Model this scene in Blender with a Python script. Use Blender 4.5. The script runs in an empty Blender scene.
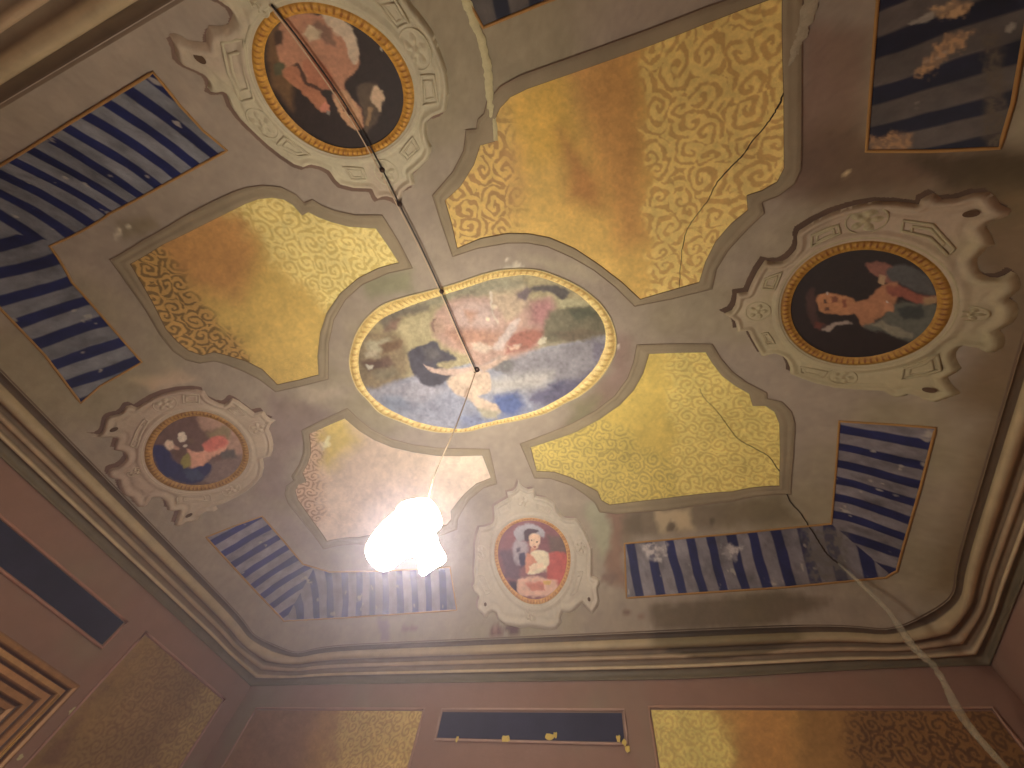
import bpy, bmesh, math
import numpy as np
from mathutils import Matrix, Vector
from mathutils.geometry import delaunay_2d_cdt
rng = np.random.default_rng(7)
SC = bpy.context.scene
COL = SC.collection
# ---------------------------------------------------------------- room and camera
S = 2.3                     # metres per plan unit
Z0 = 3.9                    # height of the crown of the vault
F = 392.749                 # focal length in pixels of a 1024 px wide picture
A4, B4 = 0.30632, 0.76766   # how the shallow vault drops towards the walls


def rotv(w):
    w = np.array(w); th = np.linalg.norm(w); k = w / th
    K = np.array([[0, -k[2], k[1]], [k[2], 0, -k[0]], [-k[1], k[0], 0]])
    return np.eye(3) + np.sin(th) * K + (1 - np.cos(th)) * K @ K


RM = rotv([0.48028144, 0.1960666, -0.26039834])
CC = np.array([0.37149888, -0.40175754, -1.0])


def hz(u, v):
    return -((A4 * u**4)**3 + (B4 * v**4)**3 + 1e-12)**(1 / 3)


def W(P):                   # plan units -> metres
    P = np.asarray(P, float); return P * S + np.array([0, 0, Z0])


def project(P):             # plan-unit points (n,3) -> picture coordinates
    c = (np.asarray(P, float) - CC) @ RM.T
    z = np.maximum(c[:, 2], 1e-3)
    return np.stack([512 + F * c[:, 0] / z, 384 + F * c[:, 1] / z], 1)


def rays(q):
    q = np.atleast_2d(np.asarray(q, float))
    return np.stack([(q[:, 0] - 512) / F, (q[:, 1] - 384) / F, np.ones(len(q))], 1) @ RM


class Vault:
    def lift(self, a): a = np.atleast_2d(a); return np.stack([a[:, 0], a[:, 1], hz(a[:, 0], a[:, 1])], 1)
    def nrm(self, a):
        a = np.atleast_2d(a); e = 1e-3
        gx = (hz(a[:, 0] + e, a[:, 1]) - hz(a[:, 0] - e, a[:, 1])) / (2 * e)
        gy = (hz(a[:, 0], a[:, 1] + e) - hz(a[:, 0], a[:, 1] - e)) / (2 * e)
        n = np.stack([gx, gy, -np.ones(len(a))], 1)
        return n / np.linalg.norm(n, axis=1)[:, None]
    def find(self, q):
        d = rays(q); hi = np.full(len(d), 6.0); lo = np.zeros(len(d)); s = np.zeros(len(d)); done = np.zeros(len(d), bool)
        for _ in range(1500):
            P = CC + s[:, None] * d
            hit = (P[:, 2] >= hz(P[:, 0], P[:, 1])) & ~done
            hi[hit] = s[hit]; lo[hit] = s[hit] - .01; done |= hit
            if done.all(): break
            s = np.where(done, s, s + .01)
        for _ in range(30):
            m = (lo + hi) / 2; P = CC + m[:, None] * d
            up = P[:, 2] >= hz(P[:, 0], P[:, 1])
            hi = np.where(up, m, hi); lo = np.where(up, lo, m)
        return (CC + hi[:, None] * d)[:, :2]


class Plane:                # axis 0: plane u = k (coords v,z); axis 1: plane v = k (coords u,z)
    def __init__(self, axis, k, sgn): self.ax, self.k, self.s = axis, k, sgn
    def lift(self, a):
        a = np.atleast_2d(a); P = np.empty((len(a), 3)); P[:, self.ax] = self.k; P[:, 1 - self.ax] = a[:, 0]; P[:, 2] = a[:, 1]; return P
    def nrm(self, a):
        n = np.zeros((len(np.atleast_2d(a)), 3)); n[:, self.ax] = self.s; return n
    def find(self, q):
        d = rays(q); s = (self.k - CC[self.ax]) / d[:, self.ax]; P = CC + s[:, None] * d
        return P[:, [1 - self.ax, 2]]


VT = Vault()
UL, UR, VB, VF = -1.09, 1.066, 0.865, -0.85
BACK, LEFT, RIGHT, FRONT = Plane(1, VB, -1), Plane(0, UL, 1), Plane(0, UR, -1), Plane(1, VF, 1)

# ---------------------------------------------------------------- small maths


def lin(c):
    c = np.asarray(c, float) / 255.0
    return np.where(c <= .04045, c / 12.92, ((c + .055) / 1.055)**2.4)


def inside(poly, p):
    p = np.atleast_2d(p); x, y = p[:, 0], p[:, 1]; r = np.zeros(len(p), bool); poly = np.asarray(poly, float)
    for (x0, y0), (x1, y1) in zip(poly, np.roll(poly, -1, 0)):
        if y0 == y1: continue
        c = ((y0 > y) != (y1 > y)) & (x < (x1 - x0) * (y - y0) / (y1 - y0) + x0)
        r ^= c
    return r


def dist(poly, p, closed=True):
    p = np.atleast_2d(p); poly = np.asarray(poly, float); best = np.full(len(p), 1e9)
    nx = np.roll(poly, -1, 0) if closed else poly[1:]
    for a, b in zip(poly, nx):
        ab = b - a; L = ab @ ab
        t = np.clip(((p - a) @ ab) / (L + 1e-15), 0, 1)
        d = p - a - t[:, None] * ab
        best = np.minimum(best, np.einsum('ij,ij->i', d, d))
    return np.sqrt(best)


def smooth(poly, n=3, closed=True):
    p = np.asarray(poly, float)
    out = []
    m = len(p)
    for i in range(m if closed else m - 1):
        p0, p1, p2, p3 = (p[(i + k) % m] if closed else p[min(max(i + k, 0), m - 1)] for k in (-1, 0, 1, 2))
        for t in np.arange(n) / n:
            out.append(.5 * ((2 * p1) + (-p0 + p2) * t + (2 * p0 - 5 * p1 + 4 * p2 - p3) * t * t + (-p0 + 3 * p1 - 3 * p2 + p3) * t**3))
    if not closed: out.append(p[-1])
    return np.array(out)


def resample(p, step, closed=True):
    p = np.asarray(p, float)
    if closed: p = np.vstack([p, p[:1]])
    out = [p[0]]
    for a, b in zip(p[:-1], p[1:]):
        k = max(1, int(np.ceil(np.linalg.norm(b - a) / step)))
        for i in range(1, k + 1): out.append(a + (b - a) * i / k)
    out = np.array(out)
    return out[:-1] if closed else out


_perm = rng.random((256, 256))


def vnoise(x, y):
    xi, yi = np.floor(x).astype(int), np.floor(y).astype(int); fx, fy = x - xi, y - yi
    fx = fx * fx * (3 - 2 * fx); fy = fy * fy * (3 - 2 * fy)
    g = lambda a, b: _perm[a & 255, b & 255]
    return (g(xi, yi) * (1 - fx) + g(xi + 1, yi) * fx) * (1 - fy) + (g(xi, yi + 1) * (1 - fx) + g(xi + 1, yi + 1) * fx) * fy


def fbm(x, y, o=4):
    s = 0; a = .5; t = 0
    for i in range(o):
        s = s + a * vnoise(x * 2**i + 17.3 * i, y * 2**i + 5.1 * i); t += a; a *= .5
    return s / t


def sstep(a, b, x):
    t = np.clip((x - a) / (b - a + 1e-12), 0, 1); return t * t * (3 - 2 * t)

# ---------------------------------------------------------------- materials


def material(name, rough=.75, metal=0., nscale=30, namt=.12, bump=.15, bscale=60, base=None, spec=.3):
    m = bpy.data.materials.new(name); m.use_nodes = True
    N = m.node_tree.nodes; L = m.node_tree.links; b = N['Principled BSDF']
    b.inputs['Roughness'].default_value = rough; b.inputs['Metallic'].default_value = metal
    b.inputs['Specular IOR Level'].default_value = spec
    tc = N.new('ShaderNodeTexCoord')
    if base is None:
        c = N.new('ShaderNodeVertexColor'); c.layer_name = 'Col'; src = c.outputs['Color']
    else:
        c = N.new('ShaderNodeRGB'); c.outputs[0].default_value = (*lin(base), 1); src = c.outputs[0]
    n = N.new('ShaderNodeTexNoise'); n.inputs['Scale'].default_value = nscale; n.inputs['Detail'].default_value = 6
    n.inputs['Roughness'].default_value = .65
    L.new(tc.outputs['Object'], n.inputs['Vector'])
    r = N.new('ShaderNodeMapRange'); r.inputs[1].default_value = .25; r.inputs[2].default_value = .75
    r.inputs[3].default_value = 1 - namt; r.inputs[4].default_value = 1 + namt
    L.new(n.outputs['Fac'], r.inputs[0])
    mx = N.new('ShaderNodeVectorMath'); mx.operation = 'SCALE'
    L.new(src, mx.inputs[0]); L.new(r.outputs[0], mx.inputs['Scale']); L.new(mx.outputs[0], b.inputs['Base Color'])
    if bump:
        n2 = N.new('ShaderNodeTexNoise'); n2.inputs['Scale'].default_value = bscale; n2.inputs['Detail'].default_value = 5
        L.new(tc.outputs['Object'], n2.inputs['Vector'])
        bp = N.new('ShaderNodeBump'); bp.inputs['Strength'].default_value = bump; bp.inputs['Distance'].default_value = .004
        L.new(n2.outputs['Fac'], bp.inputs['Height']); L.new(bp.outputs[0], b.inputs['Normal'])
    return m


M_PLASTER = material('mauve_grey_plaster', .8, 0, 9, .12, .35, 45)
M_STUCCO = material('cream_stucco', .65, 0, 40, .10, .3, 70)
M_PAINT = material('fresco_paint', .6, 0, 70, .10, .2, 90)
M_GILT = material('worn_gilt', .5, .05, 90, .25, .3, 120)
M_CORN = material('cornice_plaster', .55, 0, 14, .12, .25, 40)
M_WALL = material('wall_plaster', .8, 0, 8, .08, .3, 40)
M_BLACK = material('black_rubber', .5, 0, 40, .05, 0, base=(22, 18, 16))
M_CREAMW = material('cream_cable', .5, 0, 40, .05, 0, base=(205, 180, 150))
M_BRASS = material('dull_iron', .4, .6, 40, .1, 0, base=(70, 50, 40))
M_CRACK = material('open_crack', .9, 0, 60, .3, 0, base=(52, 38, 28))
M_HOLE = material('dark_drilled_eye', .9, 0, 60, .2, 0, base=(92, 70, 52))
M_FILL = material('pale_filler', .7, 0, 40, .14, .5, 50, base=(200, 190, 148))
M_FLOOR = material('terracotta_floor', .5, 0, 6, .2, .2, 20, base=(150, 105, 80))
M_WOOD = material('gilded_wood', .42, .15, 25, .2, .25, 60)
M_LEAF = material('door_leaf_paint', .5, 0, 12, .15, .1, 30, base=(120, 95, 70))
M_HOUS = material('white_lamp_plastic', .4, 0, 10, .02, 0, base=(225, 222, 216))


def emis(name, col, st):
    m = bpy.data.materials.new(name); m.use_nodes = True
    b = m.node_tree.nodes['Principled BSDF']
    b.inputs['Base Color'].default_value = (.8, .8, .8, 1); b.inputs['Emission Color'].default_value = (*col, 1)
    b.inputs['Emission Strength'].default_value = st
    return m

# ---------------------------------------------------------------- mesh helpers


def link(name, verts, faces, mat, parent=None, cols=None, flat=False):
    me = bpy.data.meshes.new(name)
    verts = np.asarray(verts, float)
    org = np.zeros(3)
    if parent is not None:
        q = parent
        while q is not None: org = org + np.array(q.location); q = q.parent
    elif len(verts): org = (verts.min(0) + verts.max(0)) / 2
    me.from_pydata((verts - org).tolist(), [], [list(map(int, f)) for f in faces])
    me.materials.append(mat)
    if not flat: me.polygons.foreach_set('use_smooth', [True] * len(me.polygons))
    if cols is not None:
        ca = me.color_attributes.new('Col', 'FLOAT_COLOR', 'POINT')
        c = np.ones((len(verts), 4)); c[:, :3] = cols
        ca.data.foreach_set('color', c.ravel())
    me.update()
    o = bpy.data.objects.new(name, me); COL.objects.link(o)
    if parent is not None: o.parent = parent
    else: o.location = org
    return o


def thing(name, label, cat, loc, group=None):
    o = bpy.data.objects.new(name, None); COL.objects.link(o)
    o.location = tuple(loc); o.empty_display_size = .1
    o['label'] = label; o['category'] = cat
    if group: o['group'] = group
    return o


def tag(o, label, cat, group=None):
    o['label'] = label; o['category'] = cat
    if group: o['group'] = group
    return o


def struct(o): o['kind'] = 'structure'; return o


def orient(sf, verts, faces, ab):
    return faces


def patch(name, sf, poly, step, off, colfn, mat, parent=None, hfn=None, exact=False):
    """a surface patch inside poly (surface coordinates); colfn(px, ab) -> linear colours"""
    poly = np.asarray(poly, float); st = step / S
    lo, hi = poly.min(0), poly.max(0)
    nx = max(2, int((hi[0] - lo[0]) / st) + 2); ny = max(2, int((hi[1] - lo[1]) / st) + 2)
    X, Y = np.meshgrid(lo[0] - st / 2 + st * np.arange(nx + 1), lo[1] - st / 2 + st * np.arange(ny + 1), indexing='ij')
    G = np.stack([X.ravel(), Y.ravel()], 1)
    if exact:
        ring = resample(poly, st * 1.0)
        ins = inside(poly, G)
        G = G[ins]; G = G[dist(poly, G) > st * .45]
        pts = np.vstack([ring, G]); n = len(ring)
        r = delaunay_2d_cdt([Vector(p) for p in pts.tolist()], [(i, (i + 1) % n) for i in range(n)], [], 0, 1e-7)
        V = np.array([list(v) for v in r[0]]); T = np.array([list(t) for t in r[2]])
        cen = V[T].mean(1); keep = inside(poly, cen); T = T[keep]
    else:
        C = np.stack([(X[:-1, :-1] + st / 2).ravel(), (Y[:-1, :-1] + st / 2).ravel()], 1)
        m = inside(poly, C)
        i, j = np.meshgrid(np.arange(nx), np.arange(ny), indexing='ij'); i = i.ravel()[m]; j = j.ravel()[m]
        a = i * (ny + 1) + j
        T = np.stack([a, a + ny + 1, a + ny + 2, a + 1], 1)
        used = np.unique(T); mp = -np.ones(len(G), int); mp[used] = np.arange(len(used)); T = mp[T]; V = G[used]
    P = sf.lift(V); px = project(P)
    o = off if hfn is None else off + hfn(V)
    P = W(P) + sf.nrm(V) * (np.asarray(o)[:, None] if np.ndim(o) else o)
    cols = colfn(px, V)
    return link(name, P, T, mat, parent, cols)


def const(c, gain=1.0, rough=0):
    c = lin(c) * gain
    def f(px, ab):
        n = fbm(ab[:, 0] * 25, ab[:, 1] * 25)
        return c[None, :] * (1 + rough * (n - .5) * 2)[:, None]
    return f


def tube(name, path, rad, mat, parent=None, col=None, closed=False, seg=8):
    """tube through world points; rad scalar or per point"""
    P = np.asarray(path, float); n = len(P)
    rad = np.broadcast_to(np.asarray(rad, float), (n,))
    if closed: T = np.roll(P, -1, 0) - np.roll(P, 1, 0)
    else: T = np.gradient(P, axis=0)
    T = T / (np.linalg.norm(T, axis=1)[:, None] + 1e-12)
    up = np.array([0, 0, 1.]);
    A = np.cross(T, up); L = np.linalg.norm(A, axis=1)
    A[L < 1e-3] = [1, 0, 0]; A /= np.linalg.norm(A, axis=1)[:, None]
    B = np.cross(T, A)
    an = 2 * np.pi * np.arange(seg) / seg
    V = (P[:, None] + rad[:, None, None] * (np.cos(an)[None, :, None] * A[:, None] + np.sin(an)[None, :, None] * B[:, None])).reshape(-1, 3)
    Fc = []
    for i in range(n if closed else n - 1):
        k = (i + 1) % n
        for j in range(seg): Fc.append((i * seg + j, i * seg + (j + 1) % seg, k * seg + (j + 1) % seg, k * seg + j))
    if not closed: Fc.append(tuple(range(seg))[::-1]); Fc.append(tuple((n - 1) * seg + j for j in range(seg)))
    cols = None if col is None else np.tile(lin(col), (len(V), 1))
    return link(name, V, Fc, mat, parent, cols)


def on(sf, ab, off=0.):     # world points on a surface
    ab = np.atleast_2d(ab); return W(sf.lift(ab)) + sf.nrm(ab) * off


def merge_tubes(name, paths, rad, mat, parent, col, closed=True, seg=6):
    obs = [tube('t', p, rad, mat, None, col, closed, seg) for p in paths]
    V = []; Fc = []; k = 0
    for o in obs:
        v = np.array([list(x.co) for x in o.data.vertices]) + np.array(o.location)
        V.append(v); Fc += [[i + k for i in p.vertices] for p in o.data.polygons]; k += len(v)
        me = o.data; bpy.data.objects.remove(o); bpy.data.meshes.remove(me)
    V = np.vstack(V)
    return link(name, V, Fc, mat, parent, None if col is None else np.tile(lin(col), (len(V), 1)))


def box(name, lo, hi, mat, parent=None, col=None):
    lo, hi = np.array(lo, float), np.array(hi, float)
    V = [[(lo, hi)[a][0], (lo, hi)[b][1], (lo, hi)[c][2]] for a in (0, 1) for b in (0, 1) for c in (0, 1)]
    Fc = [(0, 1, 3, 2), (4, 6, 7, 5), (0, 4, 5, 1), (2, 3, 7, 6), (0, 2, 6, 4), (1, 5, 7, 3)]
    return link(name, V, Fc, mat, parent, None if col is None else np.tile(lin(col), (8, 1)), flat=True)


def layers(px, base, L, gain, seed=0.0, grain=.10):
    """flat pigment: each layer is (polygon in picture coordinates, colour, softness)"""
    c = np.tile(lin(base), (len(px), 1)).astype(float)
    wx = (fbm(px[:, 0] / 9 + seed, px[:, 1] / 9) - .5) * 5; wy = (fbm(px[:, 0] / 9 + 31, px[:, 1] / 9 + seed) - .5) * 5
    if grain < .1: wx, wy = wx * 1.7, wy * 1.7
    q = px + np.stack([wx, wy], 1) + np.stack([fbm(px[:, 0] / 2.5, px[:, 1] / 2.5 + seed, 2) - .5, fbm(px[:, 0] / 2.5 + 50, px[:, 1] / 2.5, 2) - .5], 1) * 1.6
    for poly, colr, soft in L:
        poly = np.asarray(poly, float)
        if poly.ndim == 1:      # (x, y, rx, ry) ellipse
            x, y, rx, ry = poly; t = 2 * np.pi * np.arange(14) / 14; poly = np.stack([x + rx * np.cos(t), y + ry * np.sin(t)], 1)
        if 5 < len(poly) < 40 and grain >= .1: poly = smooth(poly, 3)
        d = dist(poly, q); s = np.where(inside(poly, q), d, -d)
        a = sstep(-soft, soft, s)[:, None]
        c = c * (1 - a) + lin(colr) * a
    if grain >= .1:
        lu = (c @ np.array([.3, .55, .15]))[:, None]; c = c * .84 + lu * .16
    n = fbm(px[:, 0] / 3.1 + seed, px[:, 1] / 3.1 + 9, 3)
    n2 = fbm(px[:, 0] / 14 + seed, px[:, 1] / 14 + 9, 3)
    return c * gain * (1 + grain * 4 * (n - .5) + grain * 3 * (n2 - .5))[:, None]


def zpoly(z, ox, oy, k): return [(ox + x / k, oy + y / k) for x, y in z]


# ================================================================ SETTING
BASE = (163, 149, 134)


def ceil_col(px, ab):
    L = [
        ([(600, 505), (780, 497), (800, 520), (640, 536), (604, 560), (596, 520)], (132, 118, 100), 8),
        ([(600, 512), (625, 505), (622, 545), (628, 590), (608, 580), (603, 545)], (146, 118, 102), 6),
        ([(655, 512), (690, 508), (695, 530), (660, 532)], (190, 170, 140), 4),
        ([(585, 505), (604, 498), (612, 540), (600, 560), (590, 530)], (164, 160, 138), 5),
        ([(622, 520), (640, 515), (645, 530), (625, 535)], (120, 106, 88), 4),
        ([(650, 605), (780, 592), (830, 600), (780, 625), (700, 632), (655, 628)], (118, 104, 86), 5),
        ([(745, 100), (840, 90), (872, 140), (1030, 150), (1040, 240), (930, 190), (820, 205), (760, 190)], (120, 98, 84), 18),
        ([(905, 155), (1040, 150), (1040, 200), (950, 190)], (88, 74, 58), 10),
        ([(900, 195), (1040, 190), (1060, 420), (1040, 560), (960, 600), (930, 590), (985, 420), (950, 400), (1000, 300)], (132, 112, 88), 22),  # grime tone carried down the right side to paint in its weaker light
        ([(800, 20), (870, 30), (865, 120), (800, 130)], (144, 120, 106), 16),
        ([(360, 277), (410, 270), (415, 290), (370, 300)], (142, 138, 112), 8),
        ([(520, 255), (580, 262), (600, 280), (560, 272)], (176, 164, 142), 8),
        ([(608, 330), (632, 340), (628, 385), (600, 410), (560, 428), (590, 398), (612, 370)], (150, 128, 118), 8),
        ([(575, 405), (600, 395), (590, 420), (560, 432)], (140, 132, 108), 7),
        ([(268, 395), (310, 400), (330, 415), (285, 460), (290, 500), (262, 505), (245, 500), (262, 450)], (150, 132, 124), 10),
        ([(205, 505), (250, 490), (300, 520), (320, 560), (262, 520)], (160, 144, 134), 10),
        ([(300, 385), (340, 388), (345, 398), (305, 402)], (182, 166, 152), 6),
        ([(130, 380), (180, 372), (200, 380), (150, 390)], (196, 172, 150), 6),
        ([(118, 222), (150, 215), (160, 230), (125, 238)], (138, 124, 100), 8),
        ((120, 231, 3, 2), (225, 215, 190), 1), ((128, 226, 2, 2), (225, 215, 190), 1), ((115, 236, 2, 2), (215, 205, 185), 1),
        ((131, 231, 2, 1.5), (215, 205, 185), 1),
        ((845, 173, 6, 3), (225, 200, 165), 1.2),
        ((620, 345, 1.5, 1.5), (235, 225, 210), .7), ((497, 631, 6.5, 6), (120, 88, 86), 1.5), ((497, 631, 3, 3), (160, 128, 120), 1.2),
        ((513, 630, 7, 6), (104, 78, 78), 1.5), ((404, 629, 4, 3.5), (140, 112, 112), 1.5), ((412, 629, 4, 3.5), (140, 112, 112), 1.5),
        ([(378, 619), (388, 619), (390, 640), (380, 640)], (140, 122, 130), 2.5),
        ((626, 612, 4, 4), (130, 108, 96), 1.5), ((610, 578, 8, 6), (134, 112, 100), 2.5), ((642, 617, 3, 3), (146, 122, 108), 1.5),
        ([(500, 268), (520, 262), (524, 268), (505, 273)], (205, 196, 178), 2), ((506, 259, 3, 1.5), (215, 205, 190), 1),
        ((712, 523, 3, 4), (105, 95, 80), 1.2), ((673, 527, 5, 5), (112, 98, 82), 2),
    ]
    c = layers(px, BASE, L, 1.0, 3.0, .05)
    big = fbm(ab[:, 0] * 3.1 + 8, ab[:, 1] * 3.1, 4)
    t = lin((158, 146, 122)) / lin(BASE)
    c *= 1 + (t - 1)[None, :] * sstep(.45, .7, big)[:, None]
    return c


def rrect(x0, x1, y0, y1, r, n=10, m=60):
    out = []
    for (cx, cy, a0) in ((x1 - r, y1 - r, 0), (x0 + r, y1 - r, 90), (x0 + r, y0 + r, 180), (x1 - r, y0 + r, 270)):
        for i in range(n + 1):
            a = math.radians(a0 + 90 * i / n); out.append((cx + r * math.cos(a), cy + r * math.sin(a)))
    return out


IN0, IN1, JN0, JN1, CR = -1.012, 1.008, -.782, .800, .145
ceil_poly = rrect(IN0 - .001, IN1 + .001, JN0 - .001, JN1 + .001, CR)
ceiling = struct(patch('ceiling', VT, ceil_poly, .016, 0., ceil_col, M_PLASTER, exact=True))


def zwall(u): return -.404 + .022 * float(sstep(.3, 1.066, np.array(u)))


# the cornice: rounded inner edge on the vault, square outer edge on the walls
def cornice():
    prof = [(-.03, .0025), (.0, .0005), (.03, -.006), (.07, -.011), (.11, -.011), (.14, -.006), (.155, .002), (.175, .012), (.21, .024), (.26, .030), (.31, .027), (.35, .014), (.375, .0),
            (.40, -.012), (.45, -.016), (.48, -.010), (.495, .006), (.53, .012), (.57, .010), (.59, -.004), (.62, -.010), (.67, -.010), (.70, -.002), (.715, .014), (.74, .019), (.77, .016), (.785, .0),
            (.81, -.012), (.86, -.014), (.92, -.008), (.955, .002), (.965, .012), (.99, .014), (1.0, .010), (1.0, -.01)]
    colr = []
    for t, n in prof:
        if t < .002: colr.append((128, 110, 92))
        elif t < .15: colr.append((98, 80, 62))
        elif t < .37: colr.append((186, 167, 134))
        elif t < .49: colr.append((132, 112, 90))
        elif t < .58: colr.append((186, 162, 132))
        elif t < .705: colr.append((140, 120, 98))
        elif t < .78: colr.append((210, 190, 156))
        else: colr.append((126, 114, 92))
    inn, out = [], []
    n = 14
    def edge(a, b, wa, wb, k=60):
        for i in range(k):
            f = i / k; inn.append(np.array(a) * (1 - f) + np.array(b) * f); out.append(np.array(wa) * (1 - f) + np.array(wb) * f)
    def arc(cx, cy, a0, w0, wc, w1):
        for i in range(n):
            f = i / n; a = math.radians(a0 + 90 * f); inn.append(np.array([cx + CR * math.cos(a), cy + CR * math.sin(a)]))
            out.append(np.array(w0) * (1 - 2 * f) + np.array(wc) * 2 * f if f < .5 else np.array(wc) * (2 - 2 * f) + np.array(w1) * (2 * f - 1))
    x0, x1, y0, y1 = IN0 + CR, IN1 - CR, JN0 + CR, JN1 - CR
    arc(x1, y1, 0, (UR, y1), (UR, VB), (x1, VB)); edge((x1, JN1), (x0, JN1), (x1, VB), (x0, VB))
    arc(x0, y1, 90, (x0, VB), (UL, VB), (UL, y1)); edge((IN0, y1), (IN0, y0), (UL, y1), (UL, y0))
    arc(x0, y0, 180, (UL, y0), (UL, VF), (x0, VF)); edge((x0, JN0), (x1, JN0), (x0, VF), (x1, VF))
    arc(x1, y0, 270, (x1, VF), (UR, VF), (UR, y0)); edge((IN1, y0), (IN1, y1), (UR, y0), (UR, y1))
    inn, out = np.array(inn), np.array(out)
    I = W(VT.lift(inn)); O = W(np.stack([out[:, 0], out[:, 1], [zwall(u) for u in out[:, 0]]], 1))
    D = O - I; Dn = D / np.linalg.norm(D, axis=1)[:, None]
    T = np.roll(I, -1, 0) - np.roll(I, 1, 0); T /= np.linalg.norm(T, axis=1)[:, None]
    Nn = np.cross(T, Dn); Nn /= np.linalg.norm(Nn, axis=1)[:, None]
    ctr = W(np.array([[0, 0, -.9]]))
    sg = np.sign(((ctr - I) * Nn).sum(1)); Nn *= sg[:, None]
    V = []; C = []
    px = project((I + .5 * D - np.array([0, 0, Z0])) / S)
    k = len(prof)
    for i in range(len(I)):
        for (t, nn), c in zip(prof, colr):
            V.append(I[i] + D[i] * t + Nn[i] * nn * 1.0)
            C.append(lin(c))
    C = np.array(C)
    V = np.array(V)
    pq = project((V - np.array([0, 0, Z0])) / S)
    mould = inside([(648, 622), (790, 600), (800, 640), (765, 655), (700, 660), (660, 650)], pq) & True
    nz = fbm(pq[:, 0] / 12, pq[:, 1] / 12)
    C = C * (1 + .35 * (nz - .5))[:, None]
    C[mould] *= np.array([.55, .55, .48])
    m = len(I); Fc = []
    for i in range(m):
        j = (i + 1) % m
        for a in range(k - 1): Fc.append((i * k + a, i * k + a + 1, j * k + a + 1, j * k + a))
    return link('trim_1', V, Fc, M_CORN, None, C)


struct(cornice())

# walls and floor
ZF = (0 - Z0) / S


def wall_colfn(base):
    def f(px, ab):
        n = fbm(ab[:, 0] * 4 + 3, ab[:, 1] * 4, 4)
        c = np.tile(lin(base), (len(ab), 1)); g = lin((150, 135, 115)) / lin(base)
        return c * (1 + (g - 1)[None, :] * sstep(.45, .75, n)[:, None])
    return f


WC = (156, 123, 109)
top = -.36
struct(patch('wall_back', BACK, [(UL, ZF), (UR, ZF), (UR, top), (UL, top)], .06, 0, wall_colfn(WC), M_WALL, exact=True))
struct(patch('wall_front', FRONT, [(UL, ZF), (UR, ZF), (UR, top), (UL, top)], .10, 0, wall_colfn(WC), M_WALL, exact=True))
struct(patch('wall_left', LEFT, [(VF, ZF), (VB, ZF), (VB, top), (VF, top)], .06, 0, wall_colfn(WC), M_WALL, exact=True))
struct(patch('wall_right', RIGHT, [(VF, ZF), (VB, ZF), (VB, top), (VF, top)], .06, 0, wall_colfn(WC), M_WALL, exact=True))
a, b = W(np.array([[UL, VF, ZF], [UR, VB, ZF]]))
struct(link('floor', [(a[0], a[1], 0), (b[0], a[1], 0), (b[0], b[1], 0), (a[0], b[1], 0)], [(0, 1, 2, 3)], M_FLOOR, None, None))

# ================================================================ DAMASK
_sc = {}


def scroll(a, b, cell=.055, pitch=.019, seed=1, warp=.6):
    """arabesque figure: 1 on the figure, 0 on the ground (a,b plan coordinates)"""
    r_ = np.random.default_rng(seed)
    jit = r_.random((64, 64, 4))
    wx = (fbm(a * 22 + seed, b * 22) - .5) * cell * warp; wy = (fbm(a * 22 + 40, b * 22 + seed) - .5) * cell * warp
    x = (a + wx) / cell; y = (b + wy) / cell
    xi, yi = np.floor(x).astype(int), np.floor(y).astype(int)
    bd = np.full(len(a), 1e9); bt = np.zeros(len(a)); bs = np.zeros(len(a)); bp = np.zeros(len(a)); b2 = np.full(len(a), 1e9)
    for dx in (-1, 0, 1):
        for dy in (-1, 0, 1):
            cx, cy = xi + dx, yi + dy; J = jit[cx & 63, cy & 63]
            ex = x - (cx + .15 + .7 * J[:, 0]); ey = y - (cy + .15 + .7 * J[:, 1]); d = np.hypot(ex, ey)
            c = d < bd
            b2 = np.where(c, bd, np.minimum(b2, d))
            bd = np.where(c, d, bd); bt = np.where(c, np.arctan2(ey, ex), bt); bs = np.where(c, np.where(J[:, 2] > .5, 1, -1), bs); bp = np.where(c, J[:, 3] * 6.28, bp)
    r = bd * cell
    f = np.cos(bt * bs + bp + 2 * np.pi * r / pitch)
    f += .55 * np.cos(5 * bt * bs + 2 * np.pi * r / pitch * .9) * sstep(.008, .02, r)
    f += 1.9 * (fbm(a * 75 + seed, b * 75, 3) - .5)
    return sstep(-.35, .20, f + .15)


def damask(ground, zones, L, gain=1.0, seed=1, cell=.055, pitch=.019):
    """zones: list of (line p0,p1 in picture coordinates, softness, figure, ground, sign); ground: list of (poly,colour,soft)"""
    def f(px, ab):
        c = layers(px, ground, L, 1.0, seed, .05)
        g = scroll(ab[:, 0], ab[:, 1], cell, pitch, seed)
        for (p0, p1, sg, soft, figc, grc) in zones:
            p0 = np.array(p0, float); d = np.array(p1, float) - p0; nn = np.array([-d[1], d[0]]) / np.linalg.norm(d) * sg
            wob = (fbm(px[:, 0] / 16 + seed, px[:, 1] / 16) - .5) * 26
            s = sstep(-soft, soft, (px - p0) @ nn + wob)[:, None]
            gg = (.10 + .82 * g)[:, None]; z = lin(grc) * (1 - gg) + lin(figc) * gg
            c = c * (1 - s) + z * s
        lu = (c @ np.array([.35, .5, .15]))[:, None]; c = (c * .89 + lu * .11) * 1.20 * np.array([.98, 1.015, .95])
        n = fbm(px[:, 0] / 5, px[:, 1] / 5 + seed, 3); n3 = fbm(px[:, 0] / 30, px[:, 1] / 30 + seed, 3)
        return c * gain * (1 + .25 * (n - .5) + .3 * (n3 - .5))[:, None]
    return f


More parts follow.
